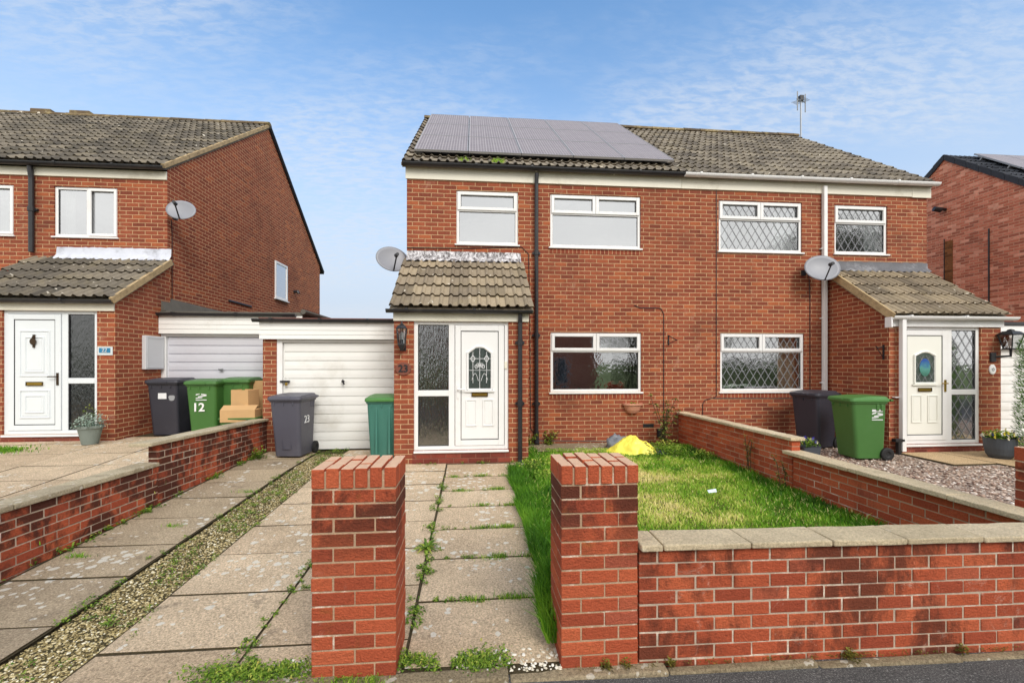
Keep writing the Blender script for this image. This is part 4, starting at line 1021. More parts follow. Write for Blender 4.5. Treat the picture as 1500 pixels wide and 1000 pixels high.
verge_strip(h22, (PX22 + .035, te.y, te.z - .075), (PX22 + .035, tt.y, tt.z - .075), .05, .10, M['verge'])
flashing(h22, px0, PX22 + .03, Y22, tt.z + .03, Zp(150, 363, Y22), M['flash_white'])
xd = Xp(45, Y22 - .07)
pipe(h22, [(xd, Y22 - .09, ze22 + .12), (xd, Y22 - .06, ze22 - .1), (xd, Y22 - .06, tt.z + .1)], .042, M['black_plastic'], collars=(tt.z + .9,))
# gable window, vent pipe, cable and meter box on the flank
gyr = lambda px: Y22 * (692.0 - 245) / (692.0 - px)
ya, yb = gyr(396), gyr(413.5)
za, zb = Zp(396, 436, ya), Zp(396, 381, ya)
mb = MB()
def frame_side(mb, X, y0, y1, z0, z1, w, t):
    mb.box(X, X + t, y0, y0 + w, z0, z1); mb.box(X, X + t, y1 - w, y1, z0, z1); mb.box(X, X + t, y0 + w, y1 - w, z0, z0 + w); mb.box(X, X + t, y0 + w, y1 - w, z1 - w, z1)
frame_side(mb, X22 + .002, ya, yb, za, zb, .07, .035); gw = mb.build('window', M['upvc'], h22, bevel=.006)
mb = MB(); mb.face([(X22 + .015, ya + .06, za + .06), (X22 + .015, yb - .06, za + .06), (X22 + .015, yb - .06, zb - .06), (X22 + .015, ya + .06, zb - .06)]); mb.build('pane', M['glass_up'], gw)
mb = MB(); mb.box(X22 + .002, X22 + .07, ya - .04, yb + .04, za - .03, za - .001); mb.build('sill', M['upvc'], gw)
yv = gyr(424); mb = MB(); mb.tube([(X22, yv, Zp(424, 427, yv)), (X22 + .12, yv, Zp(424, 427, yv)), (X22 + .15, yv, Zp(424, 427, yv) - .06)], .05, 10); mb.build('vent_pipe', M['black_plastic'], h22)
yc = gyr(251); cable(h22, [(X22 + .01, yc - .02, Zp(248, 322, yc)), (X22 + .008, yc, Zp(251, 345, yc)), (X22 + .008, yc, Zp(251, 440, yc))])
mb = MB(); y0_, y1_ = gyr(330), gyr(362); mb.tube([(X22 + .01, y0_, Zp(330, 440, y0_)), (X22 + .01, y1_, Zp(362, 449, y1_))], .025, 6); mb.build('waste_pipe', M['black_plastic'], h22)
gyp = lambda px: P22 * (692.0 - 168.5) / (692.0 - px)
m0, m1 = gyp(205), gyp(231)
mb = MB(); mb.box(PX22 + .001, PX22 + .07, m0, m1, Zp(205, 541, m0), Zp(205, 491, m0)); mx_ = mb.build('meter_box', M['meter'], h22, bevel=.01)
mb = MB(); frame_side(mb, PX22 + .0705, m0 + .03, m1 - .03, Zp(205, 541, m0) + .03, Zp(205, 491, m0) - .03, .012, .005); mb.build('meter_door', M['meter'], mx_)

# ================================================================== garages
def garage_door(root, x0, x1, z0, z1, Y, mat, n, slant=0):
    mb = MB(); h = (z1 - z0) / n
    for i in range(n):
        a, b = z0 + i * h, z0 + (i + 1) * h - .010
        mb.ring([[(x0, Y + .03, a), (x0, Y, a + .004), (x0, Y - .003, (a + b) / 2), (x0, Y, b - .004), (x0, Y + .03, b)], [(x1, Y + .03, a), (x1, Y, a + .004), (x1, Y - .003, (a + b) / 2), (x1, Y, b - .004), (x1, Y + .03, b)]])
    mb.box(x0 - .05, x1, Y + .02, Y + .05, z0, z1 + .06)
    return mb.build('garage_door', mat, root)
YG = 7.93
g23 = thing('garage', 'flat-roofed garage with white ribbed door beside the porch of house 23', 'garage', (-2.3, YG, .16))
gx0, gx1 = Xp(385, YG), XL - .004
zgt = Zp(480, 497, YG); zgr = Zp(480, 466, YG)
mb = MB(); gp1 = Xp(405, YG)
mb.box(gx0, gp1, YG, YG + 4.5, 0, zgt); mb.box(gx0 + .002, gx1, YG + 4.6, YG + 4.7, 0, zgr - .02); mb.build('wall', M['brick'], g23)
dx0 = Xp(413, YG)
mb = MB(); mb.box(gp1 + .001, dx0, YG + .01, YG + .09, .12, zgt - .001); mb.box(dx0, gx1, YG + .012, YG + .09, zgt - .05, zgt - .001); mb.build('door_frame', M['upvc'], g23, bevel=.004)
gd = garage_door(g23, dx0 + .022, gx1 - .004, .19, zgt - .055, YG + .05, M['garage_white'], 12)
mb = MB(); hx = Xp(502, YG); mb.tube([(hx, YG + .04, Zp(502, 558.5, YG)), (hx, YG - .01, Zp(502, 558.5, YG))], .022, 8); mb.tube([(hx, YG - .01, Zp(502, 556, YG)), (hx + .03, YG - .02, Zp(502, 563, YG))], .014, 6); mb.build('handle', M['dark_iron'], gd)
mb = MB(); hx = Xp(417, YG); hz = Zp(417, 558.5, YG); mb.box(dx0 - .03, dx0 + .12, YG - .012, YG + .034, hz - .016, hz + .016); hb = mb.build('hasp', M['dark_iron'], gd); mb = MB(); mb.box(dx0 + .06, dx0 + .1, YG - .035, YG - .012, hz - .07, hz - .02); mb.build('padlock', M['brass'], gd, bevel=.006)
def clad(root, x0, x1, Y, z0, z1, mat, n, name='fascia'):
    mb = MB(); h = (z1 - z0) / n
    for i in range(n):
        a = z0 + i * h; mb.ring([[(x, Y + .03, a), (x, Y - .008, a), (x, Y - .004, a + h - .006), (x, Y + .03, a + h - .006)] for x in (x0, x1)])
    mb.box(x0 + .001, x1 - .001, Y + .01, Y + .04, z0, z1 - .01)
    return mb.build(name, mat, root)
clad(g23, gx0 - .03, gx1, YG - .06, zgt - .0, zgr - .06, M['garage_white'], 4)
mb = MB(); mb.box(gx0 - .06, gx1, YG - .03, YG + 4.8, zgr - .055, zgr); mb.build('flat_roof', M['felt_red'], g23, bevel=.008)
gutter(g23, gx0 - .12, gx1 - .0, YG - .10, zgr - .03, M['black_plastic'], joints=.8)
YH = 8.82
g22 = thing('garage', 'flat-roofed garage with greyish ribbed door beside house 22, bins in front', 'garage', (-4.8, YH, .35))
hx0, hx1 = PX22 + .02, gx0 - .06
hx0 = Xp(231, YH); zht = Zp(300, 489, YH); zhr = Zp(300, 458, YH)
mb = MB(); mb.box(hx0 + .003, Xp(243, YH), YH, YH + .08, .2, zht); mb.box(Xp(243, YH), hx1 + .35, YH + .003, YH + .08, zht - .05, zht); mb.build('door_frame', M['upvc'], g22, bevel=.004)
gd2 = garage_door(g22, Xp(245, YH), hx1 + .35, .30, zht - .055, YH + .04, M['garage_grey'], 12)
mb = MB(); hx = Xp(324, YH); hz = Zp(324, 541, YH); mb.tube([(hx, YH + .04, hz), (hx, YH - .01, hz)], .02, 8); mb.tube([(hx - .04, YH - .01, hz + .005), (hx + .04, YH - .015, hz - .01)], .014, 6); mb.build('handle', M['steel'], gd2)
clad(g22, hx0, hx1 + .4, YH - .06, zht, zhr - .05, M['garage_white'], 4)
mb = MB(); mb.box(hx0, hx1 + .4, YH - .03, YH + 5, zhr - .05, zhr + .02); mb.build('flat_roof', M['felt'], g22, bevel=.008)
gutter(g22, X22 + .03, hx1 + .3, YH - .10, zhr - .02, M['black_plastic'], joints=1.1)
mb = MB(); mb.tube([(hx1 + .42, YH - .06, zhr + .03), (hx1 + .42, YH + 4, zhr + .03)], .05, 8); mb.build('verge_trim', M['felt'], g22)
mb = MB(); mb.ring([[(X22 + .004, YH - .0, zhr + .3), (X22 + .02, YH - .0, zhr + .3), (X22 + .12, YH + .0, zhr + .03), (X22 + .004, YH, zhr + .03)], [(X22 + .004, YH + 4, zhr + .22), (X22 + .02, YH + 4, zhr + .22), (X22 + .12, YH + 4, zhr + .03), (X22 + .004, YH + 4, zhr + .03)]]); mb.build('felt_upstand', M['felt'], g22)
g24 = thing('garage', 'white garage front at the right edge beside the ivory-doored porch', 'garage', (10.3, YM, .2))
YK = 8.02
kx0, kx1 = Xp(1462, YK), 11.6
zkt = Zp(1480, 511, YK); zkr = Zp(1480, 472, YK)
mb = MB(); mb.box(9.035, 11.6, YK + 4.5, YK + 4.6, 0, zkr - .1); mb.box(11.6, 11.7, YK, YK + 4.6, 0, zkr - .1); mb.build('wall', M['brick'], g24)
garage_door(g24, 9.06, 11.55, .2, zkt, YK + .04, M['garage_white'], 10)
clad(g24, 9.04, 11.7, YK - .05, zkt + .003, zkr - .07, M['upvc'], 4)
mb = MB(); mb.box(9.035, 11.75, YK - .08, YK + 4.7, zkr - .07, zkr); mb.build('flat_roof', M['black_plastic'], g24, bevel=.008)

# ================================================================== HOUSE 25 (far right gable)
X25 = 13.7; zr25 = 7.70; ze25 = 4.75; yr25 = 11.72
h25 = thing('brick_house', 'pinkish brick gable with dark grey verge and solar roof at far right', 'house', (17, YM, 0))
body(h25, X25, 24, YM, 15.4, -.3, ze25, zr25 - .05, yr25, [], M['brick_pink'], M['brick_pink'])
e25 = Vector((X25 - .02, YM - .2, ze25 - .12)); r25 = Vector((X25 - .02, yr25, zr25))
tiled_roof('roof', h25, e25, (1, 0, 0), r25 - e25, 10.4, (r25 - e25).length, M['tile_dark'])
back_roof(h25, X25 - .02, 24.3, yr25, zr25, 15.6, ze25 - .12, M['tile_dark'])
def dry_verge(root, A, B, n):
    mb = MB(); A, B = Vector(A), Vector(B)
    for i in range(n):
        p, q = A + (B - A) * (i / n), A + (B - A) * ((i + .97) / n)
        k = .012
        mb.ring([[p + Vector((-.04, 0, -.14)), p + Vector((.07, 0, -.14)), p + Vector((.07, 0, .05)), p + Vector((-.04, 0, .05))], [q + Vector((-.04, 0, -.14 + k)), q + Vector((.07, 0, -.14 + k)), q + Vector((.07, 0, .03)), q + Vector((-.04, 0, .03))]])
    return mb.build('verge', M['tile_dark'], root)
dry_verge(h25, (X25, YM - .2, ze25 - .12), (X25, yr25, zr25 + .03), 13); dry_verge(h25, (X25, 15.6, ze25 - .12), (X25, yr25, zr25 + .03), 13)
S25 = (r25 - e25).normalized(); N25 = Vector((1, 0, 0)).cross(S25); N25 = N25 if N25.z > 0 else -N25
M25 = Matrix(((1, 0, 0), (0, S25.y, N25.y), (0, S25.z, N25.z))).to_4x4()
for r_ in range(2):
    for c_ in range(4):
        o = copy_tree(proto); o.rotation_euler = M25.to_euler()
        o.location = e25 + Vector((.62 + pwid * (c_ + .5), 0, 0)) + S25 * (1.9 + phei * (r_ + .5)) + N25 * .16
        tag(o, f'solar panel on the far right roof, {["lower", "upper"][r_]} row, {["nearest the verge", "second from the verge", "third from the verge", "fourth from the verge"][c_]}', 'solar panel', 'solar panels on the far right roof')
fy = lambda px: X25 * (cT - (px - PX0) / F * sT) / ((px - PX0) / F * cT + sT)
y_ = fy(1385); mb = MB(); zz = Zp(1385, 307, y_); mb.tube([(X25, y_, zz), (X25 - .2, y_, zz + .02)], .045, 8); mb.tube([(X25 - .14, y_ - .0, zz - .02), (X25 - .32, y_ + .05, zz + .03)], .07, 10); mb.build('flue', M['dark_iron'], h25)
y_ = fy(1449); cable(h25, [(X25 - .01, y_, Zp(1449, 335, y_)), (X25 - .01, y_, .5)], r=.018)
y_ = fy(1383.5); cable(h25, [(X25 - .01, y_, Zp(1383, 350, y_)), (X25 - .01, y_, .5)], r=.012)
def rust():
    m, nt, p = new_mat('rust_stain'); co = objco(nt)
    n = nz(nt, nd(nt, 'ShaderNodeMapping', {'Vector': co, 'Scale': (1, 1, .3)}).outputs[0], 3, 5, .7)
    setp(nt, p, Base_Color=mixc(nt, n, srgb(96, 60, 30), srgb(160, 104, 60)), Roughness=.9, Normal=bump(nt, nz(nt, co, 13, 3), .01)); return m
y_a, y_b = fy(1396), fy(1384.5); mb = MB(); mb.box(X25 - .006, X25 + .01, min(y_a, y_b), max(y_a, y_b), 2.4, Zp(1390, 351, y_a)); mb.build('stained_brick', brick_wall_mat('rusty_brick', stops=[(0, srgb(110, 66, 36)), (1, srgb(156, 98, 56))], mortar=srgb(150, 106, 66)), h25)

# ================================================================== wheelie bins
def make_bin(label, loc, rz, body_m, lid_m, group, marks=None, h=1.0, lid_tilt=0):
    root = thing('wheelie_bin', label, 'wheelie bin', loc, rz, group)
    W, D = .49, .56; mb = MB(); rings = []
    for t in [i / 8 for i in range(9)]:
        z = .03 + (h - .14) * t; w = W * (.84 + .14 * t); d = D * (.79 + .17 * t); oy = .04 * (1 - t)
        rings.append(rrect(w, d, .05, z, 4, 0, oy))
    rings.append(rrect(W * 1.0, D * .98, .05, h - .105, 4)); rings.append(rrect(W * 1.04, D * 1.02, .05, h - .10, 4)); rings.append(rrect(W * 1.04, D * 1.02, .05, h - .06, 4))
    mb.ring(rings)
    for sx in (-1, 1):          # side recess slots and ribs
        for q in (-.02, .05): mb.box(sx * (W * .485) - .012, sx * (W * .485) + .012, q + .12, q + .16, h - .21, h - .11)
    for q in (-.17, -.02, .13): mb.box(q - .008, q + .008, -D * .49 - .006, -D * .45, h - .16, h - .105)
    mb.build('body', M[body_m], root, bevel=.006, local=True)
    # lid: domed plate with a rolled front edge, hinge bar behind
    mb = MB(); lw, ld = W * 1.1, D * 1.1
    mb.ring([rrect(lw, ld, .06, h - .075, 4), rrect(lw * 1.015, ld * 1.015, .06, h - .06, 4), rrect(lw, ld, .06, h - .025, 4), rrect(lw * .92, ld * .92, .06, h - .012, 4), rrect(lw * .9, ld * .6, .06, h + .004, 4, 0, .1), rrect(lw * .8, ld * .5, .05, h + .012, 4, 0, .12)])
    mb.box(-W * .34, -W * .14, ld * .4, ld * .56, h - .055, h - .005); mb.box(W * .14, W * .34, ld * .4, ld * .56, h - .055, h - .005)
    mb.box(-W * .2, W * .2, -ld * .52, -ld * .47, h - .07, h - .03)
    mb.build('lid', M[lid_m], root, bevel=.006, local=True)
    mb = MB(); mb.tube([(-W * .5, D * .56, h - .05), (-W * .5, D * .62, h - .05), (W * .5, D * .62, h - .05), (W * .5, D * .56, h - .05)], .017, 8); mb.build('handle', M[body_m], root, local=True)
    for sx in (-1, 1):
        mb = MB(); n = 20
        rg = [[(sx * (W * .40 + e), .28 + r * math.cos(2 * math.pi * j / n), .1 + r * math.sin(2 * math.pi * j / n)) for j in range(n)] for e, r in ((0, .085), (.008, .1), (.045, .1), (.052, .085), (.053, .05), (.04, .03))]
        mb.ring(rg); mb.build('wheel', M['rubber'], root, local=True)
    mb = MB(); mb.tube([(-W * .42, .28, .1), (W * .42, .28, .1)], .013, 6); mb.build('axle', M['steel'], root, local=True)
    return root, W, D, h
def front_y(D, h, z):           # local y of the front face at height z
    t = (z - .03) / (h - .14); return -(D * (.79 + .17 * t)) / 2 + .04 * (1 - t)
def side_x(W, h, z):
    t = (z - .03) / (h - .14); return (W * (.84 + .14 * t)) / 2
GB = 'wheelie bins in the front gardens'
def logo(root, x, z, W, D, h, face='front', s=1.0):
    mb = MB()
    def q(x0, x1, z0, z1, sk=0):
        if face == 'front':
            y = front_y(D, h, z) - .004
            mb.ring([[(x + x0, y, z + z0), (x + x1, y, z + z0 + sk), (x + x1, y, z + z1 + sk), (x + x0, y, z + z1)], [(x + x0, y + .01, z + z0), (x + x1, y + .01, z + z0 + sk), (x + x1, y + .01, z + z1 + sk), (x + x0, y + .01, z + z1)]])
        else:
            X = -side_x(W, h, z) - .004 if face == 'left' else side_x(W, h, z) + .004; sg = -1 if face == 'left' else 1
            mb.ring([[(X, sg * (x + x0), z + z0), (X, sg * (x + x1), z + z0 + sk), (X, sg * (x + x1), z + z1 + sk), (X, sg * (x + x0), z + z1)], [(X - sg * .01, sg * (x + x0), z + z0), (X - sg * .01, sg * (x + x1), z + z0 + sk), (X - sg * .01, sg * (x + x1), z + z1 + sk), (X - sg * .01, sg * (x + x0), z + z1)]])
    k = .085 * s
    q(-k, k, .055 * s, .09 * s); q(-k, -.02, .012 * s, .03 * s, .02); q(.0, k, .02 * s, .04 * s, -.012); q(-k * .6, k, -.02 * s, -.004 * s, .02); q(-k, k * .2, -.045 * s, -.03 * s, .012); q(-k, k, -.075 * s, -.062 * s)
    mb.build('logo', M['sticker'], root, local=True)
b1, W, D, H = make_bin('dark grey wheelie bin on the drive with a scrawled 23 on its side', (-2.90, 7.48, .185), R(-7), 'bin_grey', 'bin_grey', GB)
text_obj('number', '23', .17, M['sticker'], (side_x(W, H, .62) + .006, -.02, .60), FACE_X, b1, local=True)
mb = MB(); y_ = front_y(D, H, .3) - .003
frame_rect(mb, -.07, .07, .15, .34, y_, y_ + .02, .008); mb.build('moulded_panel', M['bin_grey'], b1, local=True)
b2, *_ = make_bin('teal wheelie bin with a bright green lid tucked beside the porch', (-1.36, 7.12, .185), R(2), 'bin_teal', 'bin_lid_green', GB)
mb = MB()
for q in (-.10, .09): mb.box(q - .018, q + .018, -.268, -.21, .12, .84)
mb.box(-.25, .25, -.292, -.27, .905, .95)
mb.build('moulded_rib', M['bin_teal'], b2, bevel=.01, local=True)
b3, *_ = make_bin('black wheelie bin with white stickers beside the meter box of house 22', (-5.30, 8.33, .42), R(3), 'bin_black', 'bin_black', GB, h=1.0)
mb = MB(); y_ = front_y(D, H, .70) - .006; mb.box(-.07, .06, y_, y_ + .02, .66, .78); mb.build('sticker', M['sticker'], b3, local=True)
mb = MB(); y_ = front_y(D, H, .66) - .006; mb.ring([[(.14 + .05 * math.cos(R(t)) * (1 + .1 * math.sin(5 * R(t))), y_ + e, .68 + .055 * math.sin(R(t))) for t in range(0, 360, 24)] for e in (0, .015)]); mb.build('sticker', M['lead_strip'], b3, local=True)
b4, *_ = make_bin('green wheelie bin painted with a white number 12', (-4.63, 8.26, .40), R(2), 'bin_green', 'bin_green', GB, h=1.0)
logo(b4, .0, .73, W, D, 1.0)
text_obj('number', '12', .20, M['upvc'], (-.05, front_y(D, 1.0, .5) - .012, .53), FACE_Y, b4, local=True, font_bold=.004)
b5, *_ = make_bin('green wheelie bin mostly hidden behind the number 12 bin', (-4.22, 8.52, .42), R(2), 'bin_green', 'bin_green', GB, h=1.0)
b6, *_ = make_bin('black wheelie bin behind the green bin by the ivory-doored house', (6.10, 7.42, .19), R(-72), 'bin_black', 'bin_black', GB, h=1.0)
b7, *_ = make_bin('green wheelie bin standing side-on upon the gravel', (6.10, 6.52, .19), R(-94), 'bin_green', 'bin_lid_green', GB, h=.98)
logo(b7, .12, .70, W, D, .98, 'right', 1.0)

# ------------------------------------------------------------------ cardboard and crate in front of garage 22
def carton(label, loc, rz, sx, sy, sz, tilt=(0, 0), flap=0, mat='cardboard'):
    root = thing('cardboard_box', label, 'box', loc, rz, 'cardboard boxes by the garage'); root.rotation_euler = (tilt[0], tilt[1], rz)
    mb = MB(); t = .006
    mb.box(-sx / 2, sx / 2, -sy / 2, -sy / 2 + t, 0, sz); mb.box(-sx / 2, sx / 2, sy / 2 - t, sy / 2, 0, sz); mb.box(-sx / 2, -sx / 2 + t, -sy / 2 + t, sy / 2 - t, 0, sz); mb.box(sx / 2 - t, sx / 2, -sy / 2 + t, sy / 2 - t, 0, sz); mb.box(-sx / 2 + t, sx / 2 - t, -sy / 2 + t, sy / 2 - t, 0, t)
    mb.build('carton', M[mat], root, local=True)
    mb = MB(); mb.box(-sx / 2 + .007, sx / 2 - .007, -sy / 2 + .007, sy / 2 - .007, sz - .03, sz - .02); mb.build('lid_flap', M[mat], root, local=True)
    if flap:
        mb = MB(); mb.box(-sx / 2, sx / 2, 0, sy * .48, -.004, .002, M=Matrix.Translation((0, -sy / 2, sz)) @ Matrix.Rotation(R(flap), 4, 'X')); mb.build('flap', M[mat], root, local=True)
    return root
cr = thing('recycling_crate', 'green recycling crate holding the cardboard, rim just above the wall', 'crate', (-3.95, 8.05, .40))
mb = MB(); mb.ring([rrect(.50, .38, .04, 0, 3), rrect(.58, .44, .04, .34, 3), rrect(.62, .48, .04, .345, 3), rrect(.62, .48, .04, .37, 3), rrect(.55, .41, .04, .37, 3), rrect(.50, .36, .04, .05, 3)]); mb.build('tub', M['bin_green'], cr, local=True)
carton('wide cardboard box with a sloping flap, lowest in the crate', (-3.95, 7.98, .70), R(4), .54, .32, .20, flap=28)
carton('upright cardboard box standing on the wide one', (-3.96, 8.12, .93), R(-14), .33, .26, .30)
carton('pale cardboard box leaning at the garage pillar behind the others', (-3.80, 8.50, .75), R(3), .36, .10, .62)

# ------------------------------------------------------------------ satellite dishes
def make_dish(label, loc, facing, r=.3, mount=(0, .12, -.08)):
    """facing: yaw of the beam; dish local -Y is the beam"""
    root = thing('satellite_dish', label, 'satellite dish', loc, facing, 'satellite dishes on the houses')
    T = Matrix.Rotation(R(-18), 4, 'X'); mb = MB(); n = 36; rg = []
    for k in range(7):
        q = r * k / 6 if k else .002
        rg.append([T @ Vector((q * 1.08 * math.cos(2 * math.pi * j / n), .16 * (q / r) ** 2 * -r - .0, q * .92 * math.sin(2 * math.pi * j / n))) for j in range(n)])
    back = [[p + Vector((0, .012, 0)) for p in ring_] for ring_ in reversed(rg)]
    mb.ring(rg + back, cap=False); mb.build('reflector', M['dish'], root, smooth=True, local=True)
    mb = MB(); foot = T @ Vector((0, -.05, -r * .9)); end = T @ Vector((0, -.34, -r * .32)); mb.tube([foot + Vector((0, .06, .02)), foot, end], .013, 6); mb.build('arm', M['dish_arm'], root, local=True)
    mb = MB(); dv = (Vector((0, 0, 0)) - end).normalized(); mb.tube([end - dv * .05, end + dv * .03, end + dv * .05], [.028, .03, .036], 10); mb.build('receiver', M['dish_arm'], root, local=True)
    mb = MB(); mb.tube([(0, .01, 0), (0, .08, -.02), mount], .02, 8); mb.box(mount[0] - .03, mount[0] + .03, mount[1] - .04, mount[1] + .06, mount[2] - .05, mount[2] + .05); mb.build('bracket', M['dish_arm'], root, local=True)
    return root
def at(px, py, Y): return Vector((Xp(px, Y), Y, Zp(px, py, Y)))
make_dish('grey satellite dish on the gable corner of house 22', at(266, 309, 8.98), R(14), .225, (-.14, .1, -.1))
make_dish('grey satellite dish poking out left of the porch roof of house 23', at(574, 381, 8.15), R(24), .27, (.16, .12, -.05))
make_dish('grey satellite dish in front of the white downpipe', at(1203, 394, YM - .28), R(-14), .285, (-.22, .20, -.03))

# ------------------------------------------------------------------ TV aerial
ta = thing('tv_aerial', 'thin metal tv aerial on the ridge of the roof of house 24', 'aerial', (8.98, 11.8, 7.9))
ax = Xp(1173, 11.8); zt = Zp(1173, 147, 11.8); ay = 11.8
mb = MB(); mb.tube([(ax, ay, 7.85), (ax, ay, zt + .1)], .02, 6); mb.build('mast', M['steel'], ta)
mb = MB(); mb.tube([(ax - .35, ay - .3, zt - .16), (ax + .33, ay + .25, zt + .10)], .016, 6)
for t in range(-2, 3): mb.tube([(ax + .09 * t - .11, ay + .07 * t + .13, zt - .03 + .03 * t), (ax + .09 * t + .11, ay + .07 * t - .13, zt - .03 + .03 * t)], .006, 5)
mb.build('boom', M['steel'], ta)
mb = MB(); mb.tube([(ax - .32, ay - .28, zt - .46), (ax - .32, ay - .28, zt + .06)], .016, 5); mb.tube([(ax + .31, ay + .22, zt - .20), (ax + .31, ay + .22, zt + .32)], .016, 5); mb.build('element', M['steel'], ta)
mb = MB(); mb.box(ax - .06, ax + .06, ay - .06, ay + .04, zt - .03, zt + .12); mb.build('junction_box', M['dark_iron'], ta, bevel=.01)

# ------------------------------------------------------------------ plaques and lamps
pl = thing('number_plaque', 'oval brown clay plaque with black number 23 on the porch pier', 'house number', at(591, 540, YPO))
c_ = at(591, 540, YPO)
mb = MB(); mb.ring([[(c_.x + a * .118 * math.cos(R(t)), c_.y - e, c_.z + a * .098 * math.sin(R(t))) for t in range(0, 360, 12)] for a, e in ((1, .001), (1, .014), (.94, .02))]); mb.build('plate', M['plaque'], pl)
text_obj('digits', '23', .15, M['dark_iron'], (c_.x, c_.y - .026, c_.z), FACE_Y, pl, font_bold=.003)
pl = thing('number_plaque', 'small pale plate with blue number 22 on the porch brickwork', 'house number', at(154.5, 514, P22)); c_ = at(154.5, 514, P22)
mb = MB(); mb.box(c_.x - .115, c_.x + .115, c_.y - .014, c_.y - .001, c_.z - .07, c_.z + .07); mb.build('plate', M['plate'], pl, bevel=.006)
mb = MB(); mb.box(c_.x - .085, c_.x + .085, c_.y - .018, c_.y - .0145, c_.z - .028, c_.z + .05); mb.build('blue_panel', M['blue'], pl)
text_obj('digits', '22', .085, M['plate'], (c_.x, c_.y - .021, c_.z + .01), FACE_Y, pl)
c_ = at(1453, 541, YPO); pl = thing('number_plaque', 'small white oval plaque below the lantern on the right porch', 'house number', c_)
mb = MB(); mb.ring([[(c_.x + a * .062 * math.cos(R(t)), c_.y - e, c_.z + a * .085 * math.sin(R(t))) for t in range(0, 360, 12)] for a, e in ((1, .001), (1, .012), (.9, .018))]); mb.build('plate', M['upvc'], pl)
mb = MB()
for k in range(5): mb.ring([[(c_.x + .014 * math.cos(R(72 * k)) * 1.5 + .010 * math.cos(R(t)), c_.y - .018 - e, c_.z + .02 * math.sin(R(72 * k)) + .012 * math.sin(R(t))) for t in range(0, 360, 45)] for e in (0, .003)])
mb.build('motif', M['lead_strip'], pl)
M['lamp_glass'] = glass_mat('lamp_glass', .12, (.92, .93, .92, 1))
def lantern(label, c_, fl=False, s=1.0):
    root = thing('wall_lantern', label, 'wall lamp', c_)
    x, y, z = c_
    hexr = lambda r, zz, n=6: [(x + r * s * math.cos(2 * math.pi * (j + .5) / n), y - .13 * s + r * s * math.sin(2 * math.pi * (j + .5) / n), z + zz * s) for j in range(n)]
    n = 4 if fl else 6
    mb = MB()
    if not fl:
        mb.ring([hexr(.085, .12), hexr(.09, .125), hexr(.06, .165), hexr(.02, .19), hexr(.012, .215), hexr(.004, .23)]); mb.build('roof', M['black_plastic'], root)
        mb = MB(); mb.ring([hexr(.055, -.1), hexr(.078, .118)]); mb.build('glass', M['lamp_glass'], root)
        mb = MB()
        a, b = hexr(.056, -.1), hexr(.08, .12)
        for p, q in zip(a, b): mb.tube([p, q], .007 * s, 5)
        mb.ring([hexr(.062, -.12), hexr(.062, -.1), hexr(.05, -.095)]); mb.ring([hexr(.02, -.2), hexr(.06, -.12)]); mb.build('cage', M['black_plastic'], root)
        mb = MB(); mb.tube([(x, y, z - .16 * s), (x, y - .06 * s, z - .2 * s), (x, y - .13 * s, z - .17 * s)], .012 * s, 6); mb.box(x - .045 * s, x + .045 * s, y - .02, y - .001, z - .2 * s, z - .02 * s); mb.build('bracket', M['black_plastic'], root)
        mb = MB(); mb.lathe([(.03, -.04), (.034, .0), (.03, .05), (.012, .07)], (x, y - .13 * s, z), 10); mb.build('bulb', M['sticker'], root)
    else:
        q = lambda r, zz: hexr(r, zz, 4)
        mb = MB(); mb.ring([q(.17, .09), q(.175, .10), q(.10, .15), q(.05, .16), q(.04, .18), q(.01, .19)]); mb.build('roof', M['dark_iron'], root)
        mb = MB(); mb.ring([q(.085, -.13), q(.145, .09)]); mb.build('glass', M['lamp_glass'], root)
        mb = MB()
        for p, r_ in zip(q(.086, -.13), q(.15, .09)): mb.tube([p, r_], .009, 5)
        mb.ring([q(.10, -.15), q(.10, -.13)]); mb.tube([(x, y - .13, z - .15), (x, y - .13, z - .26), (x - .1, y - .06, z - .27), (x - .17, y - .0, z - .28)], .02, 8); mb.build('cage', M['dark_iron'], root)
        mb = MB(); mb.box(x - .23, x - .13, y - .03, y - .001, z - .36, z - .2); mb.build('bracket', M['dark_iron'], root, bevel=.01)
        mb = MB(); mb.lathe([(.025, -.1), (.03, -.05), (.025, .02), (.01, .04)], (x, y - .13, z), 10); mb.build('bulb', M['sticker'], root)
    return root
lantern('black hexagonal wall lantern above the number 23 plaque', at(590.5, 494, YPO))
lantern('black four-sided coach lantern on the right porch pier', at(1467, 499, YPO), True, 1.0)

# ------------------------------------------------------------------ vegetation helpers
def leaf(mb, p, d, L, w, c, droop=.3, up=Vector((0, 0, 1))):
    d = d.normalized(); s_ = d.cross(up)
    if s_.length < .01: s_ = Vector((1, 0, 0))
    s_ = s_.normalized() * w / 2; m_ = p + d * L * .5 + Vector((0, 0, L * .08)); e = p + d * L - Vector((0, 0, droop * L))
    n = len(mb.v); mb.v += [tuple(p), tuple(m_ - s_), tuple(e), tuple(m_ + s_)]; mb.f.append((n, n + 1, n + 2, n + 3)); mb.c.append(c); mb.m.append(0)
def rdir(zmin=-.2, zmax=1): 
    a = random.uniform(0, 6.283); z = random.uniform(zmin, zmax); r = math.sqrt(max(0, 1 - z * z)); return Vector((r * math.cos(a), r * math.sin(a), z))
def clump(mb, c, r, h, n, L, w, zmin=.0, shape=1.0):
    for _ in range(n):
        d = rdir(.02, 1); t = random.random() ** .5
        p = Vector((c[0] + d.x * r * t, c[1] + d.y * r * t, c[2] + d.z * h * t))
        leaf(mb, p, rdir(zmin, .9), L * random.uniform(.6, 1.3), w * random.uniform(.6, 1.3), max(0, min(1, .15 + .6 * d.z * t + random.uniform(-.15, .3))))
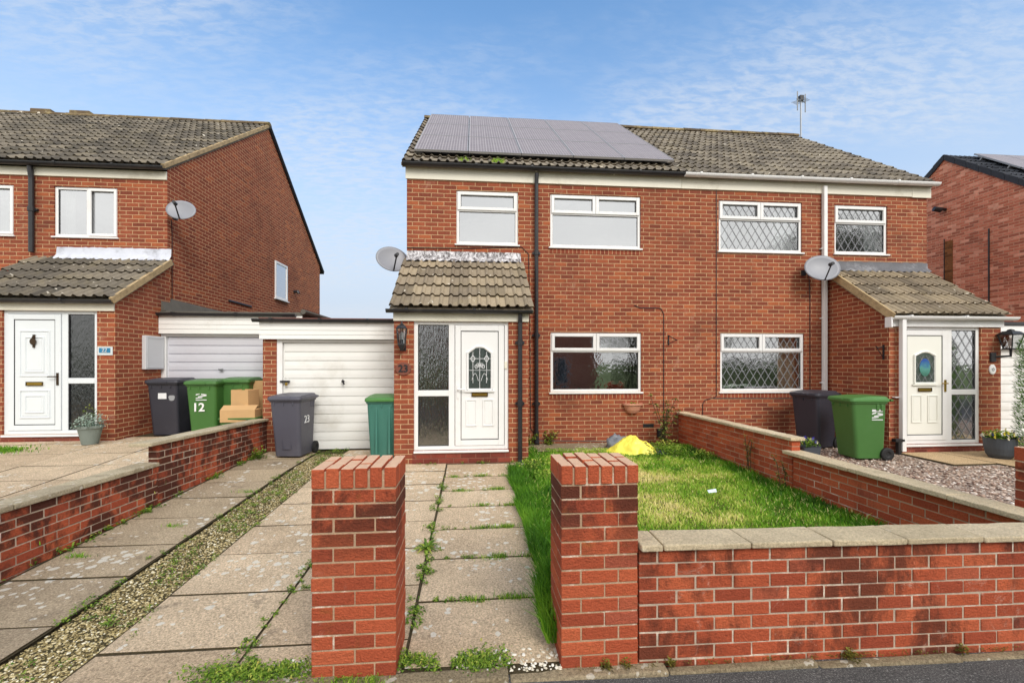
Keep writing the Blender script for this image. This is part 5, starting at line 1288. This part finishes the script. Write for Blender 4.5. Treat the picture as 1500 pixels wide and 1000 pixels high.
# weeds along joints (nobody could count them)
mb = MB()
def along(pts, n, r, h, L, w, jit=.03):
    for _ in range(n):
        i = random.randrange(len(pts) - 1); t = random.random(); p, q = pts[i], pts[i + 1]
        x = p[0] + (q[0] - p[0]) * t + random.gauss(0, jit); y = p[1] + (q[1] - p[1]) * t + random.gauss(0, jit)
        dens = noise.noise((x * 2.3, y * 2.3, 3.1))
        if dens < -.12: continue
        clump(mb, (x, y, gz(x, y)), r * random.uniform(.5, 1.4), h * random.uniform(.5, 1.3), 14, L * .75, w * .8)
along([(-.38, 2.8), (-.375, 5.9)], 75, .035, .035, .045, .016)
for yj in ys[1:-1]: along([(-.3, yj), (.55, yj)], 16, .025, .02, .03, .012, .012)
along([(-2.35, 2.5), (-2.4, 7.8)], 330, .045, .022, .03, .012, .10)
along([(-2.62, 2.6), (-2.62, 7.8)], 40, .04, .03, .035, .014, .02)
along([(-2.15, 2.6), (-2.15, 7.8)], 40, .04, .03, .035, .014, .02)
along([(-3.46, 2.6), (-3.46, 7.6)], 80, .05, .05, .05, .022, .03)
along([(-1.3, 2.5), (-1.3, 4.4)], 30, .03, .03, .04, .014, .02)
along([(-1.3, 3.33), (-.8, 3.4)], 12, .03, .03, .04, .014, .02)
along([(-1.9, 7.8), (-2.4, 7.75)], 24, .06, .06, .05, .02, .06)
along([(-1.05, 6.72), (.9, 6.74)], 18, .03, .03, .04, .016, .02)
tag(mb.build('joint_weeds', M['weed']), 'small green weeds growing in the joints of the paving slabs', 'weeds', kind='stuff')
mb = MB()
along([(-1.35, 2.47), (-.88, 2.5)], 60, .06, .05, .035, .014, .04)
along([(-.42, 2.52), (.42, 2.47)], 230, .06, .05, .03, .012, .03)
along([(-.84, 2.40), (-.5, 2.395)], 30, .03, .025, .02, .008, .008)
along([(-1.5, 2.5), (-.9, 2.46)], 90, .06, .05, .03, .012, .04)
for k in range(46):
    x = random.choice([random.uniform(-.33, -.2), random.uniform(-.1, .2), random.uniform(-1.4, -.9)]); y = random.uniform(2.43, 2.53)
    clump(mb, (x, y, gz(x, y) - .005), random.uniform(.025, .06), random.uniform(.02, .06), 34, .024, .010)
tag(mb.build('gateway_weeds', M['weed']), 'leafy weeds along the foot of the gateway and left pillar', 'weeds', kind='stuff')
mb = MB()
for px, n, mt in ((1250, 14, 0), (920, 4, 0), (1415, 7, 0), (985, 6, 0), (890, 7, 0)):
    x = Xp(px, 2.38)
    clump(mb, (x, 2.40, pavz(x) + .005), .055 if px == 1250 else .03, .05, n * 12, .02, .010)
for k in range(60):
    x = random.uniform(.5, 3.4); clump(mb, (x, 2.405, pavz(x) + .01), .03, .012, 6, .014, .008)
tag(mb.build('wall_foot_moss', M['moss']), 'brown moss and tiny weeds along the foot of the front wall', 'moss', kind='stuff')
def plant(name, label, cat, mat, x, y, z, parts, group=None):
    root = thing(name, label, cat, (x, y, z), group=group); mb = MB()
    for (dx, dy, dz, r, h, n, L, w) in parts: clump(mb, (x + dx, y + dy, z + dz), r, h, n, L, w)
    mb.build('foliage', M[mat], root); return root
pr = thing('weed_plant', 'rosette of long pointed leaves growing in the path joint', 'weed', (-.40, 3.9, gz(-.4, 3.9)))
mb = MB()
for k in range(34):
    a = random.uniform(0, 6.28); el = random.uniform(.15, 1.0); leaf(mb, Vector((-.40, 3.9, gz(-.4, 3.9))), Vector((math.cos(a), math.sin(a), el)), random.uniform(.10, .17), .024, random.uniform(.2, .9), .25)
mb.build('foliage', M['weed'], pr)
# shrubs and weeds at the house wall and party wall
def leggy(label, x, y, z, h, n, mat, lw=.05, spread=.22, cat='shrub'):
    root = thing('wall_shrub', label, cat, (x, y, z)); mb = MB(); st = MB()
    for k in range(n):
        a = random.uniform(0, 6.28); hh = h * random.uniform(.6, 1); pts = []; px_, py_ = x + random.uniform(-.05, .05), y + random.uniform(-.03, .03)
        for i in range(7):
            t = i / 6; pts.append((px_ + math.cos(a) * spread * t * t + random.uniform(-.015, .015), py_ + math.sin(a) * spread * .5 * t * t, z + hh * t))
        st.tube(pts, .005, 5)
        for i in range(1, 7):
            for q in range(5): leaf(mb, Vector(pts[i]) + rdir() * .02, rdir(-.3, .6), lw * random.uniform(.7, 1.5), lw * .45, random.random(), .25)
    st.build('stem', M['bark'], root); mb.build('foliage', M[mat], root); return root
leggy('tall leggy shrub in the corner of the lawn and party wall', 3.45, 7.72, .17, 1.0, 9, 'shrub', .075, .25)
leggy('wispy yellowish climber halfway along the party wall', 3.76, 5.75, .18, .5, 4, 'ivy', .04, .05, 'climber')
leggy('thin yellow weed at the step of the party wall', 3.74, 5.0, .18, .42, 3, 'ivy', .045, .08, 'climber')
leggy('small green weed against the house wall by the downpipe', 1.02, 7.92, .17, .26, 5, 'weed', .05, .15, 'weed')
leggy('young green sapling against the house wall under the window', 1.38, 7.95, .17, .36, 5, 'weed', .06, .14, 'weed')
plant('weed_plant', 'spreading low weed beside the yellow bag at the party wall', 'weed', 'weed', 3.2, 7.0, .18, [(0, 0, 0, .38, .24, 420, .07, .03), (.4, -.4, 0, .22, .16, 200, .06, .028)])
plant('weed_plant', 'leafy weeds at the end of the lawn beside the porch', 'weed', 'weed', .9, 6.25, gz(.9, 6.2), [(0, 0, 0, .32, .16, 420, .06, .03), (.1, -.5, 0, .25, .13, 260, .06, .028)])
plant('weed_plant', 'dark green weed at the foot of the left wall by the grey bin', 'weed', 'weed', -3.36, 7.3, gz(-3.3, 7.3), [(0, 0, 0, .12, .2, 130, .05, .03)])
# pots
def pot(label, x, y, z, prof, mat, sx=1, sy=1, name='plant_pot'):
    root = thing(name, label, 'plant pot', (x, y, z)); mb = MB(); mb.lathe(prof, (x, y, z), 28, sx, sy); mb.build('pot', M[mat], root, smooth=False); return root
pp = at(132, 650, 7.45); pz = gz22(pp.x, 7.45)
r0 = pot('grey tapered pot with silvery foliage beside the door of house 22', pp.x, 7.45, pz, [(.10, 0), (.15, .25), (.165, .25), (.165, .29), (.145, .29), (.14, .25), (.1, .24)], 'pot_grey')
mb = MB(); clump(mb, (pp.x, 7.45, pz + .26), .23, .22, 380, .06, .022); mb.build('foliage', M['silver'], r0)
mb = MB(); clump(mb, (pp.x - .06, 7.55, pz + .4), .1, .22, 60, .07, .02); mb.build('dark_foliage', M['shrub'], r0)
qx, qy, qz = 8.20, 6.2, .215
r1 = pot('big rounded slate planter of pansies right of the ivory door', qx, qy, qz, [(.12, 0), (.16, .06), (.18, .16), (.19, .30), (.195, .32), (.18, .32), (.175, .28), (.14, .27)], 'pot_dark')
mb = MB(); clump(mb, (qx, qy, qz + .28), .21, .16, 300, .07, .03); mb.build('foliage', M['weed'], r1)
for _ in range(30):
    mb = MB(); d = rdir(.1, 1); p = Vector((qx + d.x * .21, qy + d.y * .21, qz + .30 + d.z * .16)); c_ = random.choice([.05, .3, .5, .55, .8, 1])
    for k in range(4): leaf(mb, p, Vector((math.cos(k * 1.57), -.6, math.sin(k * 1.57))), .036, .036, c_, 0)
    mb.build('flower', M['pansy'], r1)
tx, ty, tz = 4.13, 5.45, .46
tx = Xp(1183, 5.35); ty = 5.35; tz = Zp(1183, 668, 5.35)
r2 = thing('planter_trough', 'small dark trough of violet pansies on the gravel behind the wall step', 'plant pot', (tx, ty, .2))
mb = MB(); mb.ring([rrect(.20, .15, .02, tz - .08, 3, tx, ty), rrect(.25, .18, .02, tz + .13, 3, tx, ty), rrect(.26, .19, .02, tz + .135, 3, tx, ty), rrect(.22, .15, .02, tz + .12, 3, tx, ty)]); mb.build('pot', M['pot_dark'], r2)
mb = MB(); mb.box(tx - .09, tx + .09, ty - .06, ty + .06, .15, tz - .08); mb.build('stand', M['pot_dark'], r2)
mb = MB(); clump(mb, (tx, ty, tz + .12), .15, .13, 170, .045, .02); mb.build('foliage', M['weed'], r2)
for _ in range(22):
    mb = MB(); d = rdir(.1, 1); p = Vector((tx + d.x * .15, ty + d.y * .12, tz + .13 + d.z * .13)); c_ = random.choice([.02, .1, .25, .3, .5, .8])
    for k in range(4): leaf(mb, p, Vector((math.cos(k * 1.57), -.6, math.sin(k * 1.57))), .026, .026, c_, 0)
    mb.build('flower', M['pansy'], r2)
# hanging terracotta half basket
hb_ = at(926, 597, YM); r3 = thing('wall_planter', 'terracotta half-bowl planter fixed under the lower window of house 23', 'plant pot', hb_)
mb = MB(); rg = []
for rr, z in ((.03, -.10), (.10, -.09), (.14, -.035), (.165, .05), (.195, .055), (.195, .085), (.165, .085)):
    rg.append([(hb_.x + rr * math.cos(R(t)), hb_.y - .002 + min(0, -rr * math.sin(R(t)) * .8), hb_.z + z) for t in range(0, 181, 12)])
mb.ring(rg); mb.build('pot', M['terracotta'], r3)
mb = MB(); clump(mb, (hb_.x, hb_.y - .06, hb_.z + .06), .09, .05, 90, .035, .018); mb.build('foliage', M['weed'], r3)
# conifer at the right edge
kx, ky = 8.73, 5.9
r4 = thing('conifer_bush', 'dense bright green clipped conifer cut off at the right edge', 'bush', (kx, ky, .2))
mb = MB(); mb.tube([(kx, ky, .1), (kx, ky, 1.9)], [.06, .02], 8); mb.build('trunk', M['bark'], r4)
mb = MB()
for _ in range(9000):
    t = random.random(); z = .25 + 1.95 * t; rr = (.42 * (1 - .12 * t) * (1 - max(0, t - .9) * 4)) + .03 * noise.noise((t * 9, random.random() * 3, 0))
    a = random.uniform(0, 6.283); q = rr * random.uniform(.8, 1.03); p = Vector((kx + q * math.cos(a), ky + q * math.sin(a), z))
    leaf(mb, p, Vector((math.cos(a), math.sin(a), random.uniform(.2, 1.4))), random.uniform(.03, .07), .02, random.random(), 0)
mb.build('foliage', M['conifer'], r4)

# ------------------------------------------------------------------ yellow bag, dark bag, litter
def lumpy(mb, c, rx, ry, rz_, seed, n=22, m=12, amp=.22, peak=0):
    rg = []
    for i in range(m + 1):
        th = math.pi * .5 * i / m; row = []
        for j in range(n):
            a = 2 * math.pi * j / n; d = Vector((math.cos(a) * math.cos(th), math.sin(a) * math.cos(th), math.sin(th)))
            k = 1 + amp * noise.noise(d * 2.2 + Vector((seed, 0, 0))) + amp * .5 * noise.noise(d * 5 + Vector((0, seed, 0)))
            pk = peak * max(0, d.z) ** 3
            row.append((c[0] + d.x * rx * k, c[1] + d.y * ry * k, c[2] + d.z * rz_ * k * (1 + pk)))
        rg.append(row)
    mb.ring(rg, cap=True)
bgx, bgy = Xp(925, 7.25), 7.25
yb_ = thing('rubbish_bag', 'bright yellow crumpled plastic bag lying on the edge of the lawn', 'bag', (bgx, bgy, .18))
mb = MB(); NX, NY = 60, 36
for j in range(NY + 1):
    for i in range(NX + 1):
        u, v = i / NX * 2 - 1, j / NY * 2 - 1
        x = bgx + .03 + u * .50; y = bgy + v * .27
        tent = max(0, 1 - abs(u + .04 + .25 * v) ** 1.15 * 1.05 - .15) * (1 - .75 * max(0, abs(v)) ** 1.6)
        fold = .5 * abs(noise.noise((u * 2.6 + v, v * 1.3, 2.2))) + .25 * abs(noise.noise((u * 7, v * 5 + u * 3, 7))) + .08 * noise.noise((u * 17, v * 13, 1))
        edge = max(0, 1 - (u * u + v * v * .9) ** 2)
        mb.v.append((x + .05 * noise.noise((u * 3, v * 3, 4)), y - .04 * tent + .05 * noise.noise((v * 3, u * 3, 9)), .17 + edge ** .6 * (.05 + .34 * tent * (.82 + .3 * fold) + .07 * fold)))
for j in range(NY):
    for i in range(NX):
        a = j * (NX + 1) + i; mb.f.append((a, a + 1, a + NX + 2, a + NX + 1)); mb.c.append(.5); mb.m.append(0)
mb.build('bag', M['bag'], yb_, smooth=True)
text_obj('print', '8~', .10, M['bag_print'], (bgx + .20, bgy - .17, .345), Matrix.Rotation(R(50), 4, 'X') @ Matrix.Rotation(R(-30), 4, 'Z'), yb_, ext=.003)
db_ = thing('rubbish_bag', 'dark blue shiny plastic bag peeking out at the right of the yellow bag', 'bag', (bgx + .38, bgy - .05, .18))
mb = MB(); lumpy(mb, (bgx + .40, bgy - .16, .15), .15, .12, .10, 5.5, amp=.3); mb.build('bag', M['bag_dark'], db_, smooth=True)
db_ = thing('rubbish_bag', 'grey sack slumped behind the yellow bag', 'bag', (bgx - .1, bgy + .2, .18))
mb = MB(); lumpy(mb, (bgx - .14, bgy + .26, .15), .24, .14, .26, 2.5, amp=.35, peak=.0); mb.build('bag', M['sack'], db_, smooth=True)
lx, ly = Xp(1043, 4.75), 4.75
mb = MB(); mb.ring([[(lx - .05, ly - .02, .245), (lx + .04, ly - .03, .255), (lx + .055, ly + .02, .275), (lx - .04, ly + .03, .26)], [(lx - .05, ly - .02, .248), (lx + .04, ly - .03, .262), (lx + .055, ly + .02, .28), (lx - .04, ly + .03, .263)]]); o = mb.build('litter', M['paper']); tag(o, 'scrap of pale blue paper lying in the middle of the lawn', 'litter')

# ------------------------------------------------------------------ lawn
def lawn_z(x, y): return .14 + .012 * (y - 2.6) - .07 * max(0, min(1, (1.0 - x) / .5))
sheet('lawn', M['turf'], .5, 3.86, 2.55, 8.05, lambda x, y: lawn_z(x, y) - .0, 20, 30)
sheet('bare_soil', M['concrete'], .9, 3.2, 7.35, 8.04, lambda x, y: .215 + .0 * x, 6, 3)
def blades(name, N_, fn, mat):
    V = []; Fq = []; Ft = []; C = []
    vs = np.zeros((N_ * 5, 3), np.float32); cs = np.zeros(N_, np.float32); k = 0
    while k < N_:
        r = fn()
        if r is None: continue
        x, y, z, h, w, c = r
        a = random.uniform(0, 6.283); b = random.uniform(0, 6.283); ln = h * random.uniform(.15, .8)
        dx, dy = math.cos(a) * w / 2, math.sin(a) * w / 2; lx_, ly_ = math.cos(b) * ln, math.sin(b) * ln
        vs[k * 5:(k + 1) * 5] = ((x - dx, y - dy, z), (x + dx, y + dy, z), (x + dx * .8 + lx_ * .35, y + dy * .8 + ly_ * .35, z + h * .6), (x - dx * .8 + lx_ * .35, y - dy * .8 + ly_ * .35, z + h * .6), (x + lx_, y + ly_, z + h * .95))
        cs[k] = c; k += 1
    me = bpy.data.meshes.new(name); idx = np.arange(N_) * 5
    loops = np.stack([idx, idx + 1, idx + 2, idx + 3, idx + 3, idx + 2, idx + 4], 1).reshape(-1)
    me.vertices.add(N_ * 5); me.vertices.foreach_set('co', vs.reshape(-1)); me.loops.add(len(loops)); me.loops.foreach_set('vertex_index', loops.astype(np.int32))
    st = np.stack([np.arange(N_) * 7, np.arange(N_) * 7 + 4], 1).reshape(-1); me.polygons.add(N_ * 2); me.polygons.foreach_set('loop_start', st.astype(np.int32))
    me.update(calc_edges=True); me.validate()
    at_ = me.attributes.new('rnd', 'FLOAT', 'FACE'); at_.data.foreach_set('value', np.repeat(cs, 2)); me.materials.append(mat)
    return link(bpy.data.objects.new(name, me))
def lawn_blade():
    y = 2.58 + 4.95 * random.random() ** 1.25; x = random.uniform(.5, 3.78)
    edge = .62 + .10 * noise.noise((y * 1.7, 0, 5)) - (.12 if y < 4.2 else 0) + (.25 if y > 5.6 else 0)
    if x < edge - .06: return None
    strip_ = x < 1.05
    n1 = noise.noise((x * 1.3, y * 1.3, 0)); n2 = noise.noise((x * 4, y * 4, 9))
    rim = max(0, 1 - min(3.8 - x, abs(y - 2.6) * .8) / .5)
    d = (x - 2.1) / 1.3; mid = max(0, 1 - d * d - ((y - 5.6) / 2.2) ** 2)
    yel = .42 + .42 * mid + .46 * n1 * (.35 + mid) + .28 * n2 + random.uniform(-.2, .2) - .25 * rim
    if strip_: yel -= .18
    if random.random() < .06: yel = random.uniform(.8, 1)
    h = random.uniform(.02, .05) * (1 + .6 * n2) + .06 * rim + (.06 if strip_ else 0)
    return x, y, lawn_z(x, y) - .005, h, random.uniform(.004, .008) * (1 + .12 * y), max(0, min(1, yel))
tag(blades('grass', 80000, lawn_blade, M['grass']), 'patchy green and yellow lawn grass between path and party wall', 'grass', kind='stuff')
def edge_blade():
    y = random.uniform(2.55, 6.4); x = .50 + abs(random.gauss(0, .13)) + .05 * noise.noise((y * 2, 1, 1)) - (.06 if y < 3.2 else 0)
    return x, y, lawn_z(x, y) - .01, random.uniform(.10, .22) * (1.15 if y < 3.3 else .8), random.uniform(.004, .008), max(0, min(1, .22 + .3 * noise.noise((x * 3, y * 3, 2)) + random.uniform(-.15, .2)))
tag(blades('grass', 9000, edge_blade, M['grass']), 'long green grass flopping over the right edge of the path', 'grass', kind='stuff')
spots = [(random.uniform(-.25, .5), yj + random.uniform(-.02, .02)) for yj in ys[1:-1] for _ in range(3)] + [(-.34, 2.55), (-.7, 2.36), (-.55, 2.37), (-2.9, 4.6), (-2.7, 5.6), (-3.3, 4.0)]
def tuft_blade():
    s_ = random.choice(spots); x, y = s_[0] + random.gauss(0, .06), s_[1] + random.gauss(0, .015)
    return x, y, gz(x, y) - .01, random.uniform(.02, .06), .005, random.uniform(.1, .75)
tag(blades('grass_tufts', 2200, tuft_blade, M['grass']), 'short tufts of grass in the cracks between the paving slabs', 'grass', kind='stuff')
def moss_eave():
    x = random.choice([-.15, .42, .46, .5]) + random.gauss(0, .05); p = roofpt(x, random.uniform(.02, .2)); return p.x, p.y, p.z + .03, random.uniform(.04, .10), .008, random.uniform(.4, .8)
gm_ = blades('moss_tuft', 260, moss_eave, M['grass']); tag(gm_, 'tuft of bright green moss on the eave tiles below the solar panels', 'moss', kind='stuff')
def soil22():
    y = random.uniform(3.0, 6.4); x = -3.75 + random.gauss(0, .08); return x, y, gz22(x, y) - .02, random.uniform(.02, .08), .007, random.uniform(.2, .9)
tag(blades('verge_weeds', 3000, soil22, M['grass']), 'rough weeds and grass along the paving behind the left wall', 'grass', kind='stuff')
def g22l():
    x = -7.0 + random.gauss(0, .22); y = 7.05 + random.gauss(0, .10); return x, y, gz22(x, y) - .01, random.uniform(.03, .07), .008, random.uniform(.1, .6)
tag(blades('grass', 2500, g22l, M['grass']), 'small patch of lawn by the door of house 22 at the left edge', 'grass', kind='stuff')

# ------------------------------------------------------------------ the other side of the street (seen in the window panes)
oh = thing('brick_house', 'dark brick house across the road, seen only in reflections', 'house', (6, -17, 0))
mb = MB(); mb.box(-2, 9.5, -25, -17, -.5, 5); mb.build('wall', M['brick_pink'], oh)
mb = MB(); mb.ring([[(-2.2, -16.7, 5), (-2.2, -21, 8), (-2.2, -25.3, 5)], [(9.7, -16.7, 5), (9.7, -21, 8), (9.7, -25.3, 5)]]); mb.build('roof', M['tile'], oh)
for (a, b, c_, d) in ((0, 1.6, .9, 2.1), (3, 4.8, .9, 2.1), (0, 1.4, 3.4, 4.5), (3.2, 4.8, 3.4, 4.5), (6.3, 7.2, 0, 2.1)):
    mb = MB(); frame_rect(mb, a, b, c_, d, -17.0, -16.95, .08); mb.box(a + .6, a + .66, -17, -16.95, c_ + .08, d - .08); w_ = mb.build('window', M['upvc'], oh)
    mb = MB(); mb.face([(a, -16.98, c_), (b, -16.98, c_), (b, -16.98, d), (a, -16.98, d)]); mb.build('pane', M['dark_iron'], w_)
def tree(label, x, y, h, r, n=5200, hedge=None):
    root = thing('tree', label, 'tree', (x, y, 0), group='trees across the road'); mb = MB()
    mb.tube([(x, y, -.5), (x + .1, y, h * .3), (x, y + .1, h * .6), (x, y, h * .9)], [r * .09, r * .07, r * .04, .02], 8)
    cs = []
    for k in range(14):
        a = random.uniform(0, 6.28); zz = h * random.uniform(.35, .92); q = r * random.uniform(.2, .8) * (1.1 - (zz / h) * .6)
        c_ = (x + q * math.cos(a), y + q * math.sin(a), zz); cs.append(c_); mb.tube([(x, y, zz - h * .15), c_], [.07, .02], 5)
    mb.build('trunk', M['bark'], root); mb = MB()
    for k in range(n):
        c_ = random.choice(cs); d = rdir(-1, 1) * r * .42 * random.random() ** .4
        leaf(mb, Vector(c_) + d, rdir(-.5, .8), random.uniform(.2, .4), .2, random.random(), .1)
    mb.build('crown', M['tree_leaf'], root); return root
tree('tall dark tree across the road, seen only reflected in leaded windows', 17.5, -17, 10.0, 3.6); tree('broad dark tree across the road, seen only in reflections', 24, -16, 11.8, 4.2); tree('spreading dark tree across the road beyond the hedge, seen only in reflections', 12.5, -17.5, 10.2, 3.4); tree('tallest dark tree across the road, seen only in reflections', 30, -17, 13, 4.4); tree('rounded tree across the road, seen only in reflections', -12, -15, 7, 3.0)
bt = tree('bushy yellow-green garden tree across the road, seen only in reflections', -1.2, -10.8, 5.2, 2.3, 6000)
for c_ in bt.children:
    if c_.name.startswith('crown'): c_.data.materials[0] = M['shrub']
hd_ = thing('hedge', 'garden hedge across the road, seen only in reflections', 'hedge', (14, -10, 0)); mb = MB()
for k in range(5000):
    x, y, z = random.uniform(8.5, 22), random.uniform(-10.5, -9.4), random.uniform(-.3, 1.9); leaf(mb, Vector((x, y, z)), rdir(), .22, .14, random.random(), .1)
mb.build('foliage', M['tree_leaf'], hd_)

# ------------------------------------------------------------------ camera, sun, sky
cam = bpy.data.cameras.new('camera'); co_ = link(bpy.data.objects.new('camera', cam)); S.camera = co_
co_.location = (0, 0, CZ); co_.rotation_euler = (R(90), 0, -TH); cam.sensor_width = 36; cam.lens = 36 * F / 1500
cam.shift_y = (HOR - 500) / 1500; cam.clip_end = 2000; cam.clip_start = .05
SUN_EL, SUN_AZ = R(38), R(22)
sun = bpy.data.lights.new('sun', 'SUN'); so = link(bpy.data.objects.new('sun', sun)); so.rotation_euler = (R(90) - SUN_EL, 0, SUN_AZ); so.location = (5, -10, 15)
sun.energy = 2.3; sun.angle = R(24); sun.color = (1, .95, .88)
w = bpy.data.worlds.new('World'); S.world = w; w.use_nodes = True; nt = w.node_tree
bg = nt.nodes['Background']
sky = nd(nt, 'ShaderNodeTexSky', sky_type='NISHITA'); sky.sun_disc = False; sky.sun_elevation = SUN_EL; sky.sun_rotation = R(180) - SUN_AZ; sky.air_density = 1.0; sky.dust_density = 1.2; sky.ozone_density = 1.5
gen = nt.nodes.new('ShaderNodeTexCoord').outputs['Generated']
sp = nd(nt, 'ShaderNodeSeparateXYZ', {0: gen}); z = mth(nt, 'MAXIMUM', sp.outputs[2], 0.0)
inv = mth(nt, 'DIVIDE', 1.0, mth(nt, 'ADD', z, .12))
uv = nd(nt, 'ShaderNodeCombineXYZ', {0: mth(nt, 'MULTIPLY', sp.outputs[0], inv), 1: mth(nt, 'MULTIPLY', sp.outputs[1], inv), 2: 0.0}).outputs[0]
rot = nd(nt, 'ShaderNodeMapping', {'Vector': uv, 'Rotation': (0, 0, R(24)), 'Scale': (1.1, 2.6, 1)}).outputs[0]
n1 = nz(nt, rot, 14.0, 6, .62, .3)          # streaky ripples
n2 = nz(nt, nd(nt, 'ShaderNodeMapping', {'Vector': uv, 'Location': (3.3, 1.2, 0), 'Scale': (.6, .9, 1)}).outputs[0], 1.2, 5, .55, .3)
cl = mth(nt, 'MULTIPLY', mth(nt, 'ADD', .2, mth(nt, 'MULTIPLY', sstep(nt, n1, .34, .66), .8)), sstep(nt, n2, .36, .62))
behind = sstep(nt, sp.outputs[1], .25, -.35)      # unseen bright cloud added behind the photographer for soft neutral front light
cl = mth(nt, 'MULTIPLY', cl, .56)
haze = mth(nt, 'MULTIPLY', sstep(nt, z, .66, .06), .97)
SB = .15
base = mixc(nt, 1.0, sky.outputs[0], (1.35, 1.75, 1.9, 1), 'MULTIPLY')
c1 = mixc(nt, haze, base, (4.3, 4.8, 5.6, 1))
c2 = mixc(nt, cl, c1, (5.0, 5.4, 6.0, 1))
c2 = mixc(nt, mth(nt, 'MULTIPLY', behind, .95), c2, mixc(nt, n2, (6.6, 6.5, 6.3, 1), (12.5, 12.2, 11.6, 1)))
nt.links.new(c2, bg.inputs[0]); bg.inputs[1].default_value = SB
S.view_settings.view_transform = 'Standard'; S.view_settings.look = 'None'; S.view_settings.exposure = 0; S.view_settings.gamma = 1
